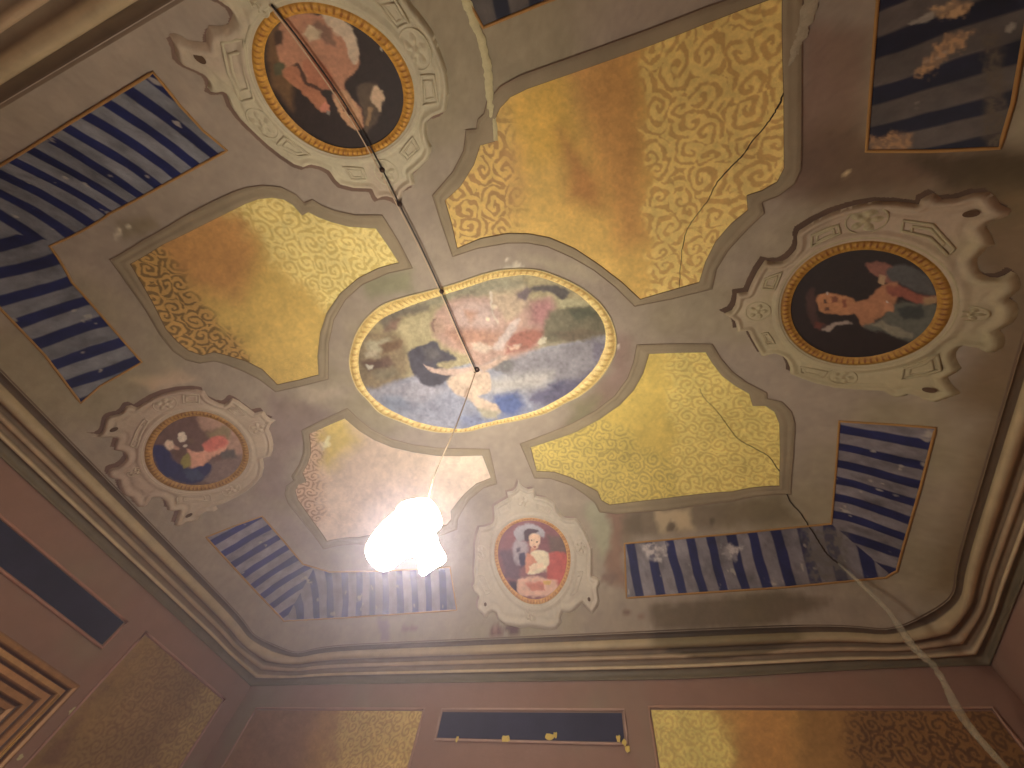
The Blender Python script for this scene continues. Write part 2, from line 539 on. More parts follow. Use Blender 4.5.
def frame_band(parent, inner, outer, name='painted_frame', col=(154, 139, 114)):
    """raised moulded band between two outlines on the vault with a thin dark fillet on each side"""
    inner, outer = np.asarray(inner), np.asarray(outer)
    st = .009
    allp = outer
    def h(ab):
        di = dist(inner, ab); do = dist(outer, ab)
        w = .006
        return .009 * sstep(0, .006, do) * (1 - .0 * di) - .004 * np.exp(-((do - .012) / .003)**2) + .003 * np.exp(-((di - .006) / .004)**2)
    poly = outer
    G = resample(outer, st / 1.0 / S * 1.0); Hh = resample(inner, st / S)
    lo, hi = outer.min(0), outer.max(0); s = st / S
    X, Y = np.meshgrid(np.arange(lo[0], hi[0], s), np.arange(lo[1], hi[1], s)); P = np.stack([X.ravel(), Y.ravel()], 1)
    P = P[inside(outer, P) & ~inside(inner, P)]
    P = P[(dist(outer, P) > s * .5) & (dist(inner, P) > s * .5)]
    n, m = len(G), len(Hh)
    pts = np.vstack([G, Hh, P])
    r = delaunay_2d_cdt([Vector(p) for p in pts.tolist()], [(i, (i + 1) % n) for i in range(n)] + [(n + i, n + (i + 1) % m) for i in range(m)], [], 0, 1e-7)
    V = np.array([list(v) for v in r[0]]); T = np.array([list(t) for t in r[2]])
    cen = V[T].mean(1); T = T[inside(outer, cen) & ~inside(inner, cen)]
    hh = h(V); Q = W(VT.lift(V)) + VT.nrm(V) * (.001 + hh)[:, None]
    px = project(VT.lift(V))
    c = np.tile(lin(col), (len(V), 1)); nz = fbm(V[:, 0] * 12, V[:, 1] * 12)
    c = c * (1 + .3 * (nz - .5))[:, None]
    o = link(name, Q, T, M_PLASTER, parent, c)
    tube('inner_fillet', on(VT, resample(inner, .01), .006), .0026, M_PLASTER, parent, (112, 88, 60), True, 6)
    tube('outer_fillet', on(VT, resample(outer, .01), .004), .0022, M_PLASTER, parent, (130, 108, 88), True, 6)
    return o


def Zp(ox, oy, k, pts): return np.array([(ox + x / k, oy + y / k) for x, y in pts])


tl_in = Zp(100, 170, 3.012, [(92, 282), (190, 222), (300, 168), (380, 128), (440, 98), (480, 84), (520, 80), (555, 86), (582, 102), (598, 120), (610, 134), (628, 124), (660, 140), (700, 155), (750, 168), (832, 174), (868, 225), (902, 278), (840, 295), (780, 325), (725, 372), (685, 430), (665, 490), (657, 560), (660, 616), (600, 632), (535, 646), (490, 600), (440, 575), (390, 560), (345, 548), (310, 558), (270, 545), (235, 518), (200, 480), (160, 400), (120, 330)])
tl_out = Zp(100, 170, 3.012, [(30, 270), (130, 210), (250, 140), (330, 98), (400, 65), (440, 52), (490, 45), (545, 50), (590, 72), (615, 98), (640, 88), (670, 106), (710, 122), (770, 135), (850, 135), (900, 215), (942, 295), (870, 310), (790, 345), (740, 390), (705, 450), (690, 520), (688, 630), (610, 650), (530, 668), (480, 630), (430, 605), (380, 585), (345, 575), (300, 582), (260, 572), (220, 545), (180, 495), (140, 425), (80, 340)])
tr_in = Zp(430, 0, 2.56, [(38, 512), (55, 570), (70, 636), (130, 610), (200, 597), (250, 598), (305, 608), (370, 636), (430, 676), (490, 722), (538, 766), (620, 742), (690, 722), (706, 670), (732, 618), (772, 572), (815, 537), (812, 500), (850, 488), (890, 465), (908, 430), (907, 240), (903, 0), (900, -14), (800, 22), (700, 60), (560, 115), (400, 172), (250, 224), (205, 246), (178, 275), (162, 312), (165, 360), (128, 370), (112, 420), (78, 475)])
tr_out = Zp(430, 0, 2.56, [(6, 500), (30, 575), (58, 657), (120, 636), (200, 622), (250, 622), (300, 631), (365, 660), (420, 692), (475, 735), (524, 784), (620, 765), (722, 740), (733, 690), (764, 640), (812, 588), (856, 546), (850, 518), (895, 500), (934, 470), (950, 432), (952, 240), (955, 0), (952, -60), (800, -16), (700, 20), (560, 74), (400, 132), (230, 192), (180, 220), (145, 260), (138, 290), (122, 305), (118, 330), (92, 332), (86, 385), (58, 440)])
br_in = Zp(500, 330, 3.012, [(448, 70), (620, 65), (642, 100), (670, 136), (710, 166), (752, 190), (762, 226), (800, 226), (828, 244), (843, 280), (845, 380), (843, 468), (700, 486), (500, 506), (330, 526), (305, 512), (294, 486), (262, 468), (220, 446), (165, 427), (110, 424), (92, 352), (160, 330), (230, 305), (300, 267), (360, 225), (402, 180), (430, 130)])
br_out = Zp(500, 330, 3.012, [(412, 44), (640, 42), (666, 86), (700, 125), (745, 158), (804, 188), (806, 206), (850, 216), (878, 245), (890, 282), (884, 380), (876, 495), (700, 516), (500, 542), (350, 554), (300, 548), (286, 520), (262, 500), (215, 468), (150, 446), (104, 446), (60, 342), (140, 312), (215, 282), (288, 242), (345, 198), (384, 145), (402, 95)])
TLi, TLo, TRi, TRo, BRi, BRo = [VT.find(q) for q in (tl_in, tl_out, tr_in, tr_out, br_in, br_out)]
mir = lambda q: (np.asarray(q) * np.array([-1, 1]))[::-1]
if False: print('BLmirror', project(VT.lift(mir(BRi))).round(0).tolist())
BLi = mir(BRi) ; BLo = mir(BRo)


def yellow(name, label, inn, out, colfn):
    c = on(VT, inn.mean(0)[None], 0)[0]
    t = thing(name, label, 'ceiling panel', c, 'yellow damask panels of the ceiling')
    patch('painted_damask', VT, out * .35 + inn * .65 if len(out) == len(inn) else inn, .0045, .003, colfn, M_PAINT, t)
    frame_band(t, inn, out, 'moulded_frame')
    return t


yellow('damask_panel', 'yellow damask panel with dark brown scrolls in its corner nearest the left striped band', TLi, TLo,
       damask((208, 172, 88), [((166, 250), (259, 369), 1, 9, (196, 150, 78), (112, 86, 46)), ((233, 213), (332, 316), -1, 12, (232, 208, 132), (206, 176, 92))],
              [([(120, 250), (175, 220), (250, 195), (262, 250), (240, 300), (190, 290)], (194, 140, 76), 18),
               ([(340, 225), (376, 222), (402, 262), (360, 280), (335, 262)], (236, 214, 160), 12)], 1, 3, .046, .0155))
yellow('damask_panel', 'largest yellow damask panel, crossed by a long crack beside the dark stained corner', TRi, TRo,
       damask((214, 172, 84), [((500, 60), (520, 250), 1, 14, (216, 178, 92), (166, 120, 66)), ((643, 20), (648, 300), -1, 4, (232, 200, 112), (200, 152, 78))],
              [([(560, 60), (640, 20), (648, 240), (620, 250), (590, 140)], (200, 146, 74), 18),
               ([(440, 190), (470, 140), (520, 150), (520, 200), (470, 250)], (178, 130, 76), 14),
               ([(500, 100), (560, 60), (575, 150), (530, 165)], (218, 172, 66), 16),
               ([(560, 130), (600, 180), (602, 210), (570, 200)], (186, 130, 66), 14)], 1, 11, .052, .0175))
yellow('damask_panel', 'yellow damask panel with fine ochre scrolls and a short crack at its corner', BRi, BRo,
       damask((212, 182, 88), [((612, 420), (560, 380), -1, 10, (210, 184, 92), (178, 152, 80)), ((662, 330), (682, 520), -1, 8, (230, 206, 116), (208, 176, 90))],
              [([(560, 470), (640, 455), (660, 470), (650, 500), (600, 500)], (172, 148, 78), 8),
               ([(620, 460), (640, 455), (680, 475), (690, 490), (660, 480)], (226, 204, 130), 4),
               ([(765, 440), (785, 430), (785, 460), (765, 455)], (216, 150, 80), 6)], 1, 21, .038, .0135))
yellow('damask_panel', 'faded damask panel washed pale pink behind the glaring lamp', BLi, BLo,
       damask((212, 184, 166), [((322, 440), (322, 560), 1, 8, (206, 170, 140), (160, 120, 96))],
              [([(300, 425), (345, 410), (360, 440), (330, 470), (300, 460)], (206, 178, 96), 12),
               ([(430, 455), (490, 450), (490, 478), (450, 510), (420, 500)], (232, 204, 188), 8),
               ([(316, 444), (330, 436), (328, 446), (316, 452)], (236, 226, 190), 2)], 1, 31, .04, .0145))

# ================================================================ STRIPED BANDS


def stripes(label, poly, corner, su, sv, pu, pv, pha, cols, gain=1., extra=[], bw=.5):
    """L-shaped band: stripes cross each arm and meet in a mitre at the corner"""
    poly = np.asarray(poly); t = thing('striped_band', label, 'painted band', on(VT, poly.mean(0)[None])[0], 'blue striped bands of the ceiling')
    dark, light = cols
    ic, oc = np.array(corner[0]), np.array(corner[1])
    def f(px, ab):
        d = oc - ic; rel = ab - ic
        side = (rel[:, 0] * d[1] - rel[:, 1] * d[0]) * su * sv   # >0: arm running along v
        wob = (fbm(ab[:, 0] * 9, ab[:, 1] * 9) - .5) * .02
        av = (ab[:, 1] - oc[1]) * -sv + wob; au = (ab[:, 0] - oc[0]) * -su + wob
        # bend of the stripes across the band
        av = av + pha[1]; au = au + pha[0]
        kv = (av / pv) % 1.0; ku = (au / pu) % 1.0
        k = np.where(side > 0, kv, ku); w = np.where(side > 0, .04, .04)
        s = sstep(0, .06, k) * (1 - sstep(bw - .06, bw, k))
        idx = np.floor(np.where(side > 0, av / pv, au / pu)); tint = 1 + .25 * (np.sin(idx * 12.9898 + 4) * 43758.5 % 1 - .5)
        c = lin(light)[None] * (1 - s)[:, None] + lin(dark)[None] * (s)[:, None]
        c = c * tint[:, None]
        n = fbm(ab[:, 0] * 30, ab[:, 1] * 30, 4); n2 = fbm(ab[:, 0] * 80 + 5, ab[:, 1] * 80, 3)
        c = c * (1 + 1.0 * (n - .5) + .5 * (n2 - .5))[:, None]
        chip = .5 * sstep(.78, .84, fbm(ab[:, 0] * 46 + 77, ab[:, 1] * 46, 3))[:, None]
        c = c * (1 - chip) + lin((200, 190, 175)) * chip
        for pl, cc, so in extra:
            pl = np.asarray(pl, float); q = px + ((fbm(px[:, 0] / 5, px[:, 1] / 5) - .5) * 12)[:, None]
            dd = dist(pl, q); ss = sstep(-so, so, np.where(inside(pl, q), dd, -dd))[:, None] * (.45 + .55 * sstep(.4, .6, fbm(px[:, 0] / 4, px[:, 1] / 4)))[:, None]
            c = c * (1 - ss) + lin(cc) * ss
        return c * gain
    patch('painted_stripes', VT, poly, .0045, .003, f, M_PAINT, t)
    tube('ochre_border', on(VT, resample(poly, .012), .004), .006, M_PLASTER, t, (172, 130, 76), True, 6)
    return t


def findl(L): return VT.find(resample(np.array(L, float), 14))


br = findl([(624.5, 543.5), (730, 534), (831.5, 523.5), (836, 470), (839.5, 421), (890, 424), (936, 427.5), (920, 490), (902, 552), (897, 571), (886, 577.5), (790, 587), (684, 594), (626.5, 598)])
stripes('blue and grey striped band from which the pale cobweb strand hangs', br, ((.839, .602), (.965, .735)), 1, 1, .0572, .0552, (.0, .02),
        ((34, 38, 82), (126, 120, 126)), 1, [([(640, 545), (668, 545), (660, 560), (645, 556)], (200, 190, 190), 3), ([(722, 545), (742, 545), (736, 560), (724, 556)], (196, 186, 186), 3),
                                             ([(800, 525), (845, 530), (850, 580), (810, 585)], (110, 104, 100), 8)])
tlp = [(153, 71.5), (180, 105), (203, 130), (227, 150), (170, 181), (110, 213), (50, 246), (72, 282), (108, 323), (142, 362), (125, 372), (100, 386), (81, 403), (45, 355), (0, 308)]
tluv = np.vstack([VT.find(tlp), [(-.955, -.55), (-.945, -.655), (-.875, -.725)], VT.find([(0, 165), (70, 122)])])
stripes('longest blue striped band, bent round the far left corner of the ceiling', tluv, ((-.825, -.607), (-.965, -.742)), -1, -1, .0572, .0552, (.01, .015),
        ((26, 33, 80), (120, 121, 128)), 1)
uvB = lambda q: np.asarray(q)
blp = findl([(206, 537), (234, 526), (262, 516), (283, 540), (303, 564), (330, 572), (380, 571), (420, 569), (450, 567), (457, 610), (400, 614), (340, 618), (284, 621), (250, 585)])
stripes('blue striped band just behind and below the glaring lamp', blp, ((-.83, .60), (-.965, .735)), -1, 1, .0572, .0552, (.0, .02),
        ((40, 44, 108), (136, 130, 146)), 1)
tra = VT.find([(866.5, 151), (872, 75), (878, 0), (1024, 20), (1000, 148), (930, 151)])
a0, a1, b0 = VT.find([(483, 27), (549, 0), (468, 0)])
truv = np.array([a0, a1, (.62, -.630), (.842, -.610)] + [(.848, -.50)] + [tra[2], tra[1], tra[0]] + [tra[5], tra[4]] + [(.965, -.30), (.958, -.60), (.938, -.665), (.87, -.73), (.30, -.742), (.27, -.74), b0])
stripes('dark peeling striped band in the stained corner above the right medallion', truv, ((.839, -.605), (.965, -.742)), 1, -1, .0572, .0552, (.0, .02),
        ((24, 24, 44), (90, 82, 78)), 1, [([(925, 60), (945, 35), (975, 30), (960, 50), (940, 62), (925, 78), (916, 78)], (190, 150, 110), 3),
                                           ([(930, 8), (955, 0), (975, 5), (960, 16), (940, 18)], (196, 160, 120), 3), ([(870, 138), (910, 132), (912, 150), (868, 152)], (180, 140, 100), 4),
                                           ([(985, 40), (1000, 30), (1010, 150), (985, 148)], (96, 84, 70), 5)])
GLOW = 450

# ================================================================ MEDALLIONS


def fit_ellipse(p):
    p = np.asarray(p); A = np.stack([p[:, 0]**2, p[:, 1]**2, p[:, 0], p[:, 1]], 1)
    s = np.linalg.lstsq(A, np.ones(len(p)), rcond=None)[0]
    cx, cy = -s[2] / (2 * s[0]), -s[3] / (2 * s[1]); k = 1 + s[0] * cx**2 + s[1] * cy**2
    return np.array([cx, cy]), np.array([math.sqrt(k / s[0]), math.sqrt(k / s[1])])


def ell(c, r, n=96): t = 2 * np.pi * np.arange(n) / n; return np.stack([c[0] + r[0] * np.cos(t), c[1] + r[1] * np.sin(t)], 1)


def annulus(name, sf, o1, o2, hfn, colfn, mat, parent, rings=10):
    """strip between two matching closed outlines"""
    o1, o2 = np.asarray(o1), np.asarray(o2); n = len(o1)
    t = np.linspace(0, 1, rings)
    ab = (o1[:, None] * (1 - t)[None, :, None] + o2[:, None] * t[None, :, None]).reshape(-1, 2)
    tt = np.tile(t, n); k = np.repeat(np.arange(n), rings)
    h = hfn(tt, k / n); P = W(sf.lift(ab)) + sf.nrm(ab) * h[:, None]
    Fc = [(i * rings + j, i * rings + j + 1, ((i + 1) % n) * rings + j + 1, ((i + 1) % n) * rings + j) for i in range(n) for j in range(rings - 1)]
    return link(name, P, Fc, mat, parent, colfn(tt, k / n))


def gilt_h(nb, amp=.004, base=.006):
    return lambda t, k: base + .011 * np.sin(np.pi * np.clip(t, 0, 1)) + amp * np.maximum(0, np.cos(2 * np.pi * k * nb)) * np.exp(-((t - .5) / .22)**2) - .004 * np.exp(-((t - .15) / .05)**2) - .004 * np.exp(-((t - .85) / .05)**2)


def gilt_c(nb, hi=(226, 176, 84), lo=(128, 78, 32), gain=1.):
    def f(t, k):
        d = np.maximum(0, np.cos(2 * np.pi * k * nb)) * np.exp(-((t - .45) / .25)**2)
        n = fbm(k * 90, t * 3, 3)
        w = np.clip(.75 * d + .9 * (n - .5) + .25, 0, 1)[:, None]
        return (lin(hi) * (1 - w) + lin(lo) * w) * gain
    return f


def cartouche(t, poly, ce, re_, ci, ri, col, thick=.020, name='stucco_surround'):
    st = .0075 / S
    lo, hi = poly.min(0), poly.max(0)
    X, Y = np.meshgrid(np.arange(lo[0], hi[0], st), np.arange(lo[1], hi[1], st)); P = np.stack([X.ravel(), Y.ravel()], 1)
    ring = resample(poly, st); hole = ell(ce, re_ * .985, 120)
    P = P[inside(ring, P)]; P = P[(dist(ring, P) > st * .45)]
    e = np.hypot((P[:, 0] - ce[0]) / re_[0], (P[:, 1] - ce[1]) / re_[1]); P = P[e > 1.01]
    n, m = len(ring), len(hole)
    pts = np.vstack([ring, hole, P])
    r = delaunay_2d_cdt([Vector(p) for p in pts.tolist()], [(i, (i + 1) % n) for i in range(n)] + [(n + i, n + (i + 1) % m) for i in range(m)], [], 0, 1e-7)
    V = np.array([list(v) for v in r[0]]); T = np.array([list(q) for q in r[2]])
    cen = V[T].mean(1); T = T[inside(ring, cen) & ~inside(hole, cen)]
    d = dist(ring, V) * S
    er = np.hypot((V[:, 0] - ce[0]) / re_[0], (V[:, 1] - ce[1]) / re_[1])
    dr = (er - 1) * (re_.mean()) * S          # distance out from the gilt ring
    h = thick * sstep(-.002, .010, d) + .010 * np.exp(-((d - .016) / .008)**2) - .008 * np.exp(-((d - .034) / .007)**2)
    h += .008 * np.exp(-((dr - .018) / .009)**2) - .004 * np.exp(-((dr - .036) / .006)**2)
    h *= sstep(-.0005, .002, d)
    Q = W(VT.lift(V)) + VT.nrm(V) * (h + .001)[:, None]
    nz = fbm(V[:, 0] * 14, V[:, 1] * 14); nz2 = fbm(V[:, 0] * 5 + 9, V[:, 1] * 5)
    c = lin(col)[None] * (1 + .35 * (nz - .5))[:, None]
    g = lin((176, 150, 138)) / lin(col); c = c * (1 + (g - 1)[None] * (sstep(.45, .7, nz2) * .5)[:, None])
    return link(name, Q, T, M_STUCCO, t, c)


def medallion(name, label, cart, gilt, inner, lays, base, gain, tabs, ros, eyes, ccol, shade, shcol, giltcols, giltk=1.):
    cart = VT.find(np.array(cart, float))
    ce, re_ = fit_ellipse(VT.find(np.array(gilt, float))); ci, ri = fit_ellipse(VT.find(np.array(inner, float)))
    ci = ce * .6 + ci * .4
    t = thing(name, label, 'medallion', on(VT, ce[None])[0], 'stucco medallions round the ceiling')
    cartouche(t, cart, ce, re_, ci, ri, ccol)
    patch('painting', VT, ell(ci, ri * 1.05), .0032, .006, lambda px, ab: layers(px, base, lays, gain, 5.0, .10), M_PAINT, t)
    nb = 80
    annulus('gilt_ring', VT, ell(ci, ri, 80 * 8), ell(ce, re_ * 1.01, 80 * 8), gilt_h(nb, .003, .012), gilt_c(nb, *giltcols, gain=giltk), M_GILT, t, 12)
    tube('inner_bead', on(VT, ell(ce, re_ * 1.035, 120), .020), .0065, M_STUCCO, t, ccol, True, 8)
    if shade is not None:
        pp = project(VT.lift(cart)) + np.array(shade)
        patch('painted_drop_shadow', VT, VT.find(pp), .003, .0008, const(shcol, 1, .3), M_PLASTER, t)  # drop shadow painted in flat brown, the surround's outline shifted
    for q in tabs:
        q = VT.find(np.array(q, float)); c = q.mean(0)
        q1 = resample(q, .01); q2 = resample(c + (q - c) * .62, .01)
        fr = merge_tubes('tablet', [on(VT, q1, .022), on(VT, q2, .021)], .0062, M_STUCCO, t, ccol)
    for (x, y, rr) in ros:
        c = VT.find([(x, y)])[0]; n = 40; R = rr
        V = []; k = 9
        an = 2 * np.pi * np.arange(n) / n
        ab = []; hh = []
        for i in range(k):
            f = i / (k - 1); r_ = R * f * (1 + .16 * np.cos(5 * an) * f)
            ab.append(np.stack([c[0] + r_ * np.cos(an) / S, c[1] + r_ * np.sin(an) / S], 1))
            pet = .5 + .5 * np.cos(5 * an)
            hh.append((.016 * math.exp(-(f / .25)**2) + .016 * pet * math.exp(-((f - .65) / .22)**2)) * (1 - f**6) + np.zeros(n))
        ab = np.vstack(ab); hh = np.concatenate(hh); P = W(VT.lift(ab)) + VT.nrm(ab) * (.019 + hh)[:, None]
        Fc = [(i * n + j, i * n + (j + 1) % n, (i + 1) * n + (j + 1) % n, (i + 1) * n + j) for i in range(k - 1) for j in range(n)]
        ro = link('rosette', P, Fc, M_STUCCO, t, np.tile(lin(ccol), (len(P), 1)))
        tube('rosette_rim', on(VT, ell(c, np.array([R, R]) * 1.25 / S, 40), .020), .004, M_STUCCO, t, ccol, True, 6)
    for (x, y, rr) in eyes:
        c = VT.find([(x, y)])[0]; n = 20
        ab = np.vstack([c[None], ell(c, np.array([rr, rr * .8]) * .75 / S, n)])
        P = W(VT.lift(ab)) + VT.nrm(ab) * .0235
        link('eyelet', P, [(0, 1 + i, 1 + (i + 1) % n) for i in range(n)], M_HOLE, t)
    return t


Zq = lambda pts, ox=160, oy=0, k=3.012: [(ox + x / k, oy + y / k) for x, y in pts]
PALE = (196, 186, 158)
medallion('ceiling_medallion', 'largest medallion, crossed by the cable, with a pink draped figure on a dark ground',
    [(168.6, 33.6), (174, 43.7), (175.6, 54.7), (180, 60), (186.5, 64), (197.5, 68.7), (204, 72), (207.5, 77), (208.5, 83), (207, 87.5), (214.7, 91.4), (225.6, 90.6), (230, 102.5), (239, 115), (250, 126), (266, 141.5), (281.5, 154), (295.6, 163.4), (305, 166.5), (308, 165), (313, 164), (322, 166), (330, 170), (334.7, 177.5), (341, 184), (355, 187.6), (372, 188.4), (375, 194.7), (377.6, 198.6), (382, 196.5), (387.5, 196), (394, 198), (400, 202), (402, 196), (403, 191.6), (408, 187), (415, 184), (414, 177.5), (412.5, 173), (419, 168), (428, 159), (431, 152), (432, 146), (429, 141), (428, 138), (426.6, 130.6), (427, 121), (433, 116), (442, 112.7), (446, 110.3), (448, 99), (449, 90), (447, 70), (440.6, 51.6), (433, 31), (422, 15.6), (409, 0), (400, -14), (384, -28), (360, -40), (330, -48), (300, -50), (270, -46), (245, -40), (228, -36), (220, -28), (222, -20), (214, -12), (208, -6), (222, 0), (229, 5), (233, 13), (231, 19), (228, 24), (219.4, 25.8), (208.4, 25), (206, 33), (206, 42), (199, 41.4), (188, 40), (182, 36), (176, 33)],
    [(254.5, 53), (255.3, 78), (269, 106), (285, 120), (336, 1), (372, 14), (394, 37.5), (408, 62.5), (411.7, 87.5), (317.5, 149), (355, 156.4), (377, 152.5), (389, 144.7), (408, 118)],
    [(269, 73), (279, 97), (281.5, 110), (311, 134), (339, 146), (370.6, 144.7), (400, 94), (392, 62.5), (362.5, 26.5), (339, 15)],
    [(Zq([(320, 80), (400, 60), (400, 330), (340, 260), (320, 160)]), (128, 92, 54), 4),
     (Zq([(360, 70), (380, 40), (470, 40), (560, 80), (598, 150), (590, 210), (556, 250), (570, 290), (600, 320), (615, 380), (585, 380), (545, 340), (522, 290), (520, 262), (470, 270), (430, 220), (410, 190), (370, 205), (350, 150)]), (204, 140, 102), 1.6),
     (Zq([(430, 180), (470, 170), (520, 230), (515, 262), (480, 266), (445, 235)]), (196, 122, 84), 1.5),
     (Zq([(482, 38), (540, 42), (590, 110), (598, 175), (576, 190), (560, 130), (520, 90)]), (224, 198, 166), 1.5),
     (Zq([(440, 80), (480, 60), (520, 90), (530, 140), (500, 130)]), (150, 108, 84), 2),
     (Zq([(450, 70), (486, 90), (480, 115), (450, 120), (430, 100)]), (222, 196, 156), 1.5),
     (Zq([(340, 190), (375, 185), (385, 215), (350, 225)]), (100, 96, 66), 1.5), (Zq([(345, 90), (370, 90), (370, 130), (345, 135)]), (84, 60, 44), 2),
     (Zq([(378, 200), (410, 200), (440, 230), (475, 268), (508, 310), (512, 330), (490, 336), (470, 320), (435, 285), (392, 245), (370, 225)]), (196, 124, 82), 1.2),
     (Zq([(412, 190), (425, 200), (450, 245), (486, 268), (484, 275), (446, 256), (418, 215)]), (92, 58, 44), .9),
     (Zq([(496, 300), (512, 315), (512, 334), (488, 336), (480, 322)]), (226, 140, 110), 1),
     (Zq([(526, 282), (560, 268), (575, 290), (600, 330), (610, 370), (606, 386), (580, 385), (550, 360), (534, 330)]), (222, 168, 120), 1.2),
     (Zq([(540, 300), (548, 302), (560, 330), (552, 335)]), (150, 84, 62), .8), ([(346, 108), (349, 108), (352, 115), (349, 115)], (90, 50, 40), .7),
     (Zq([(596, 255), (640, 246), (672, 285), (676, 305), (655, 330), (665, 345), (640, 380), (620, 392), (612, 340), (600, 300)]), (108, 88, 70), 2),
     (Zq([(642, 262), (660, 262), (678, 296), (666, 305), (664, 335), (650, 320), (636, 296)]), (222, 186, 146), 1.2),
     (Zq([(630, 320), (640, 325), (628, 380), (618, 375)]), (170, 134, 90), 1), (Zq([(505, 330), (515, 335), (512, 347), (500, 342)]), (150, 140, 130), .8), ((382, 48, 1.5, 1.5), (200, 190, 170), .6)],
    (58, 44, 40), .9,
    [[(222, 38), (243, 34), (247, 65), (254, 95), (241, 98), (228, 68)], [(375, -4), (394, -6), (408, 19), (397, 25)], [(421, 73), (434, 72), (437.5, 100), (423, 103)], [(401, 151), (413, 135), (420, 148), (408, 159)], [(344, 165), (364, 166.5), (367.5, 177.5), (352, 177.5)], [(285, 134), (311, 152.5), (299, 154), (278, 141.5)]],
    [(415.6, 47, .045), (263.6, 121, .042), (387, 171, .046), (258, 1, .018)], [(200, 54, .022), ], PALE, (-3.2, 3.6), (122, 98, 84), ((226, 172, 76), (150, 92, 36)), .95)

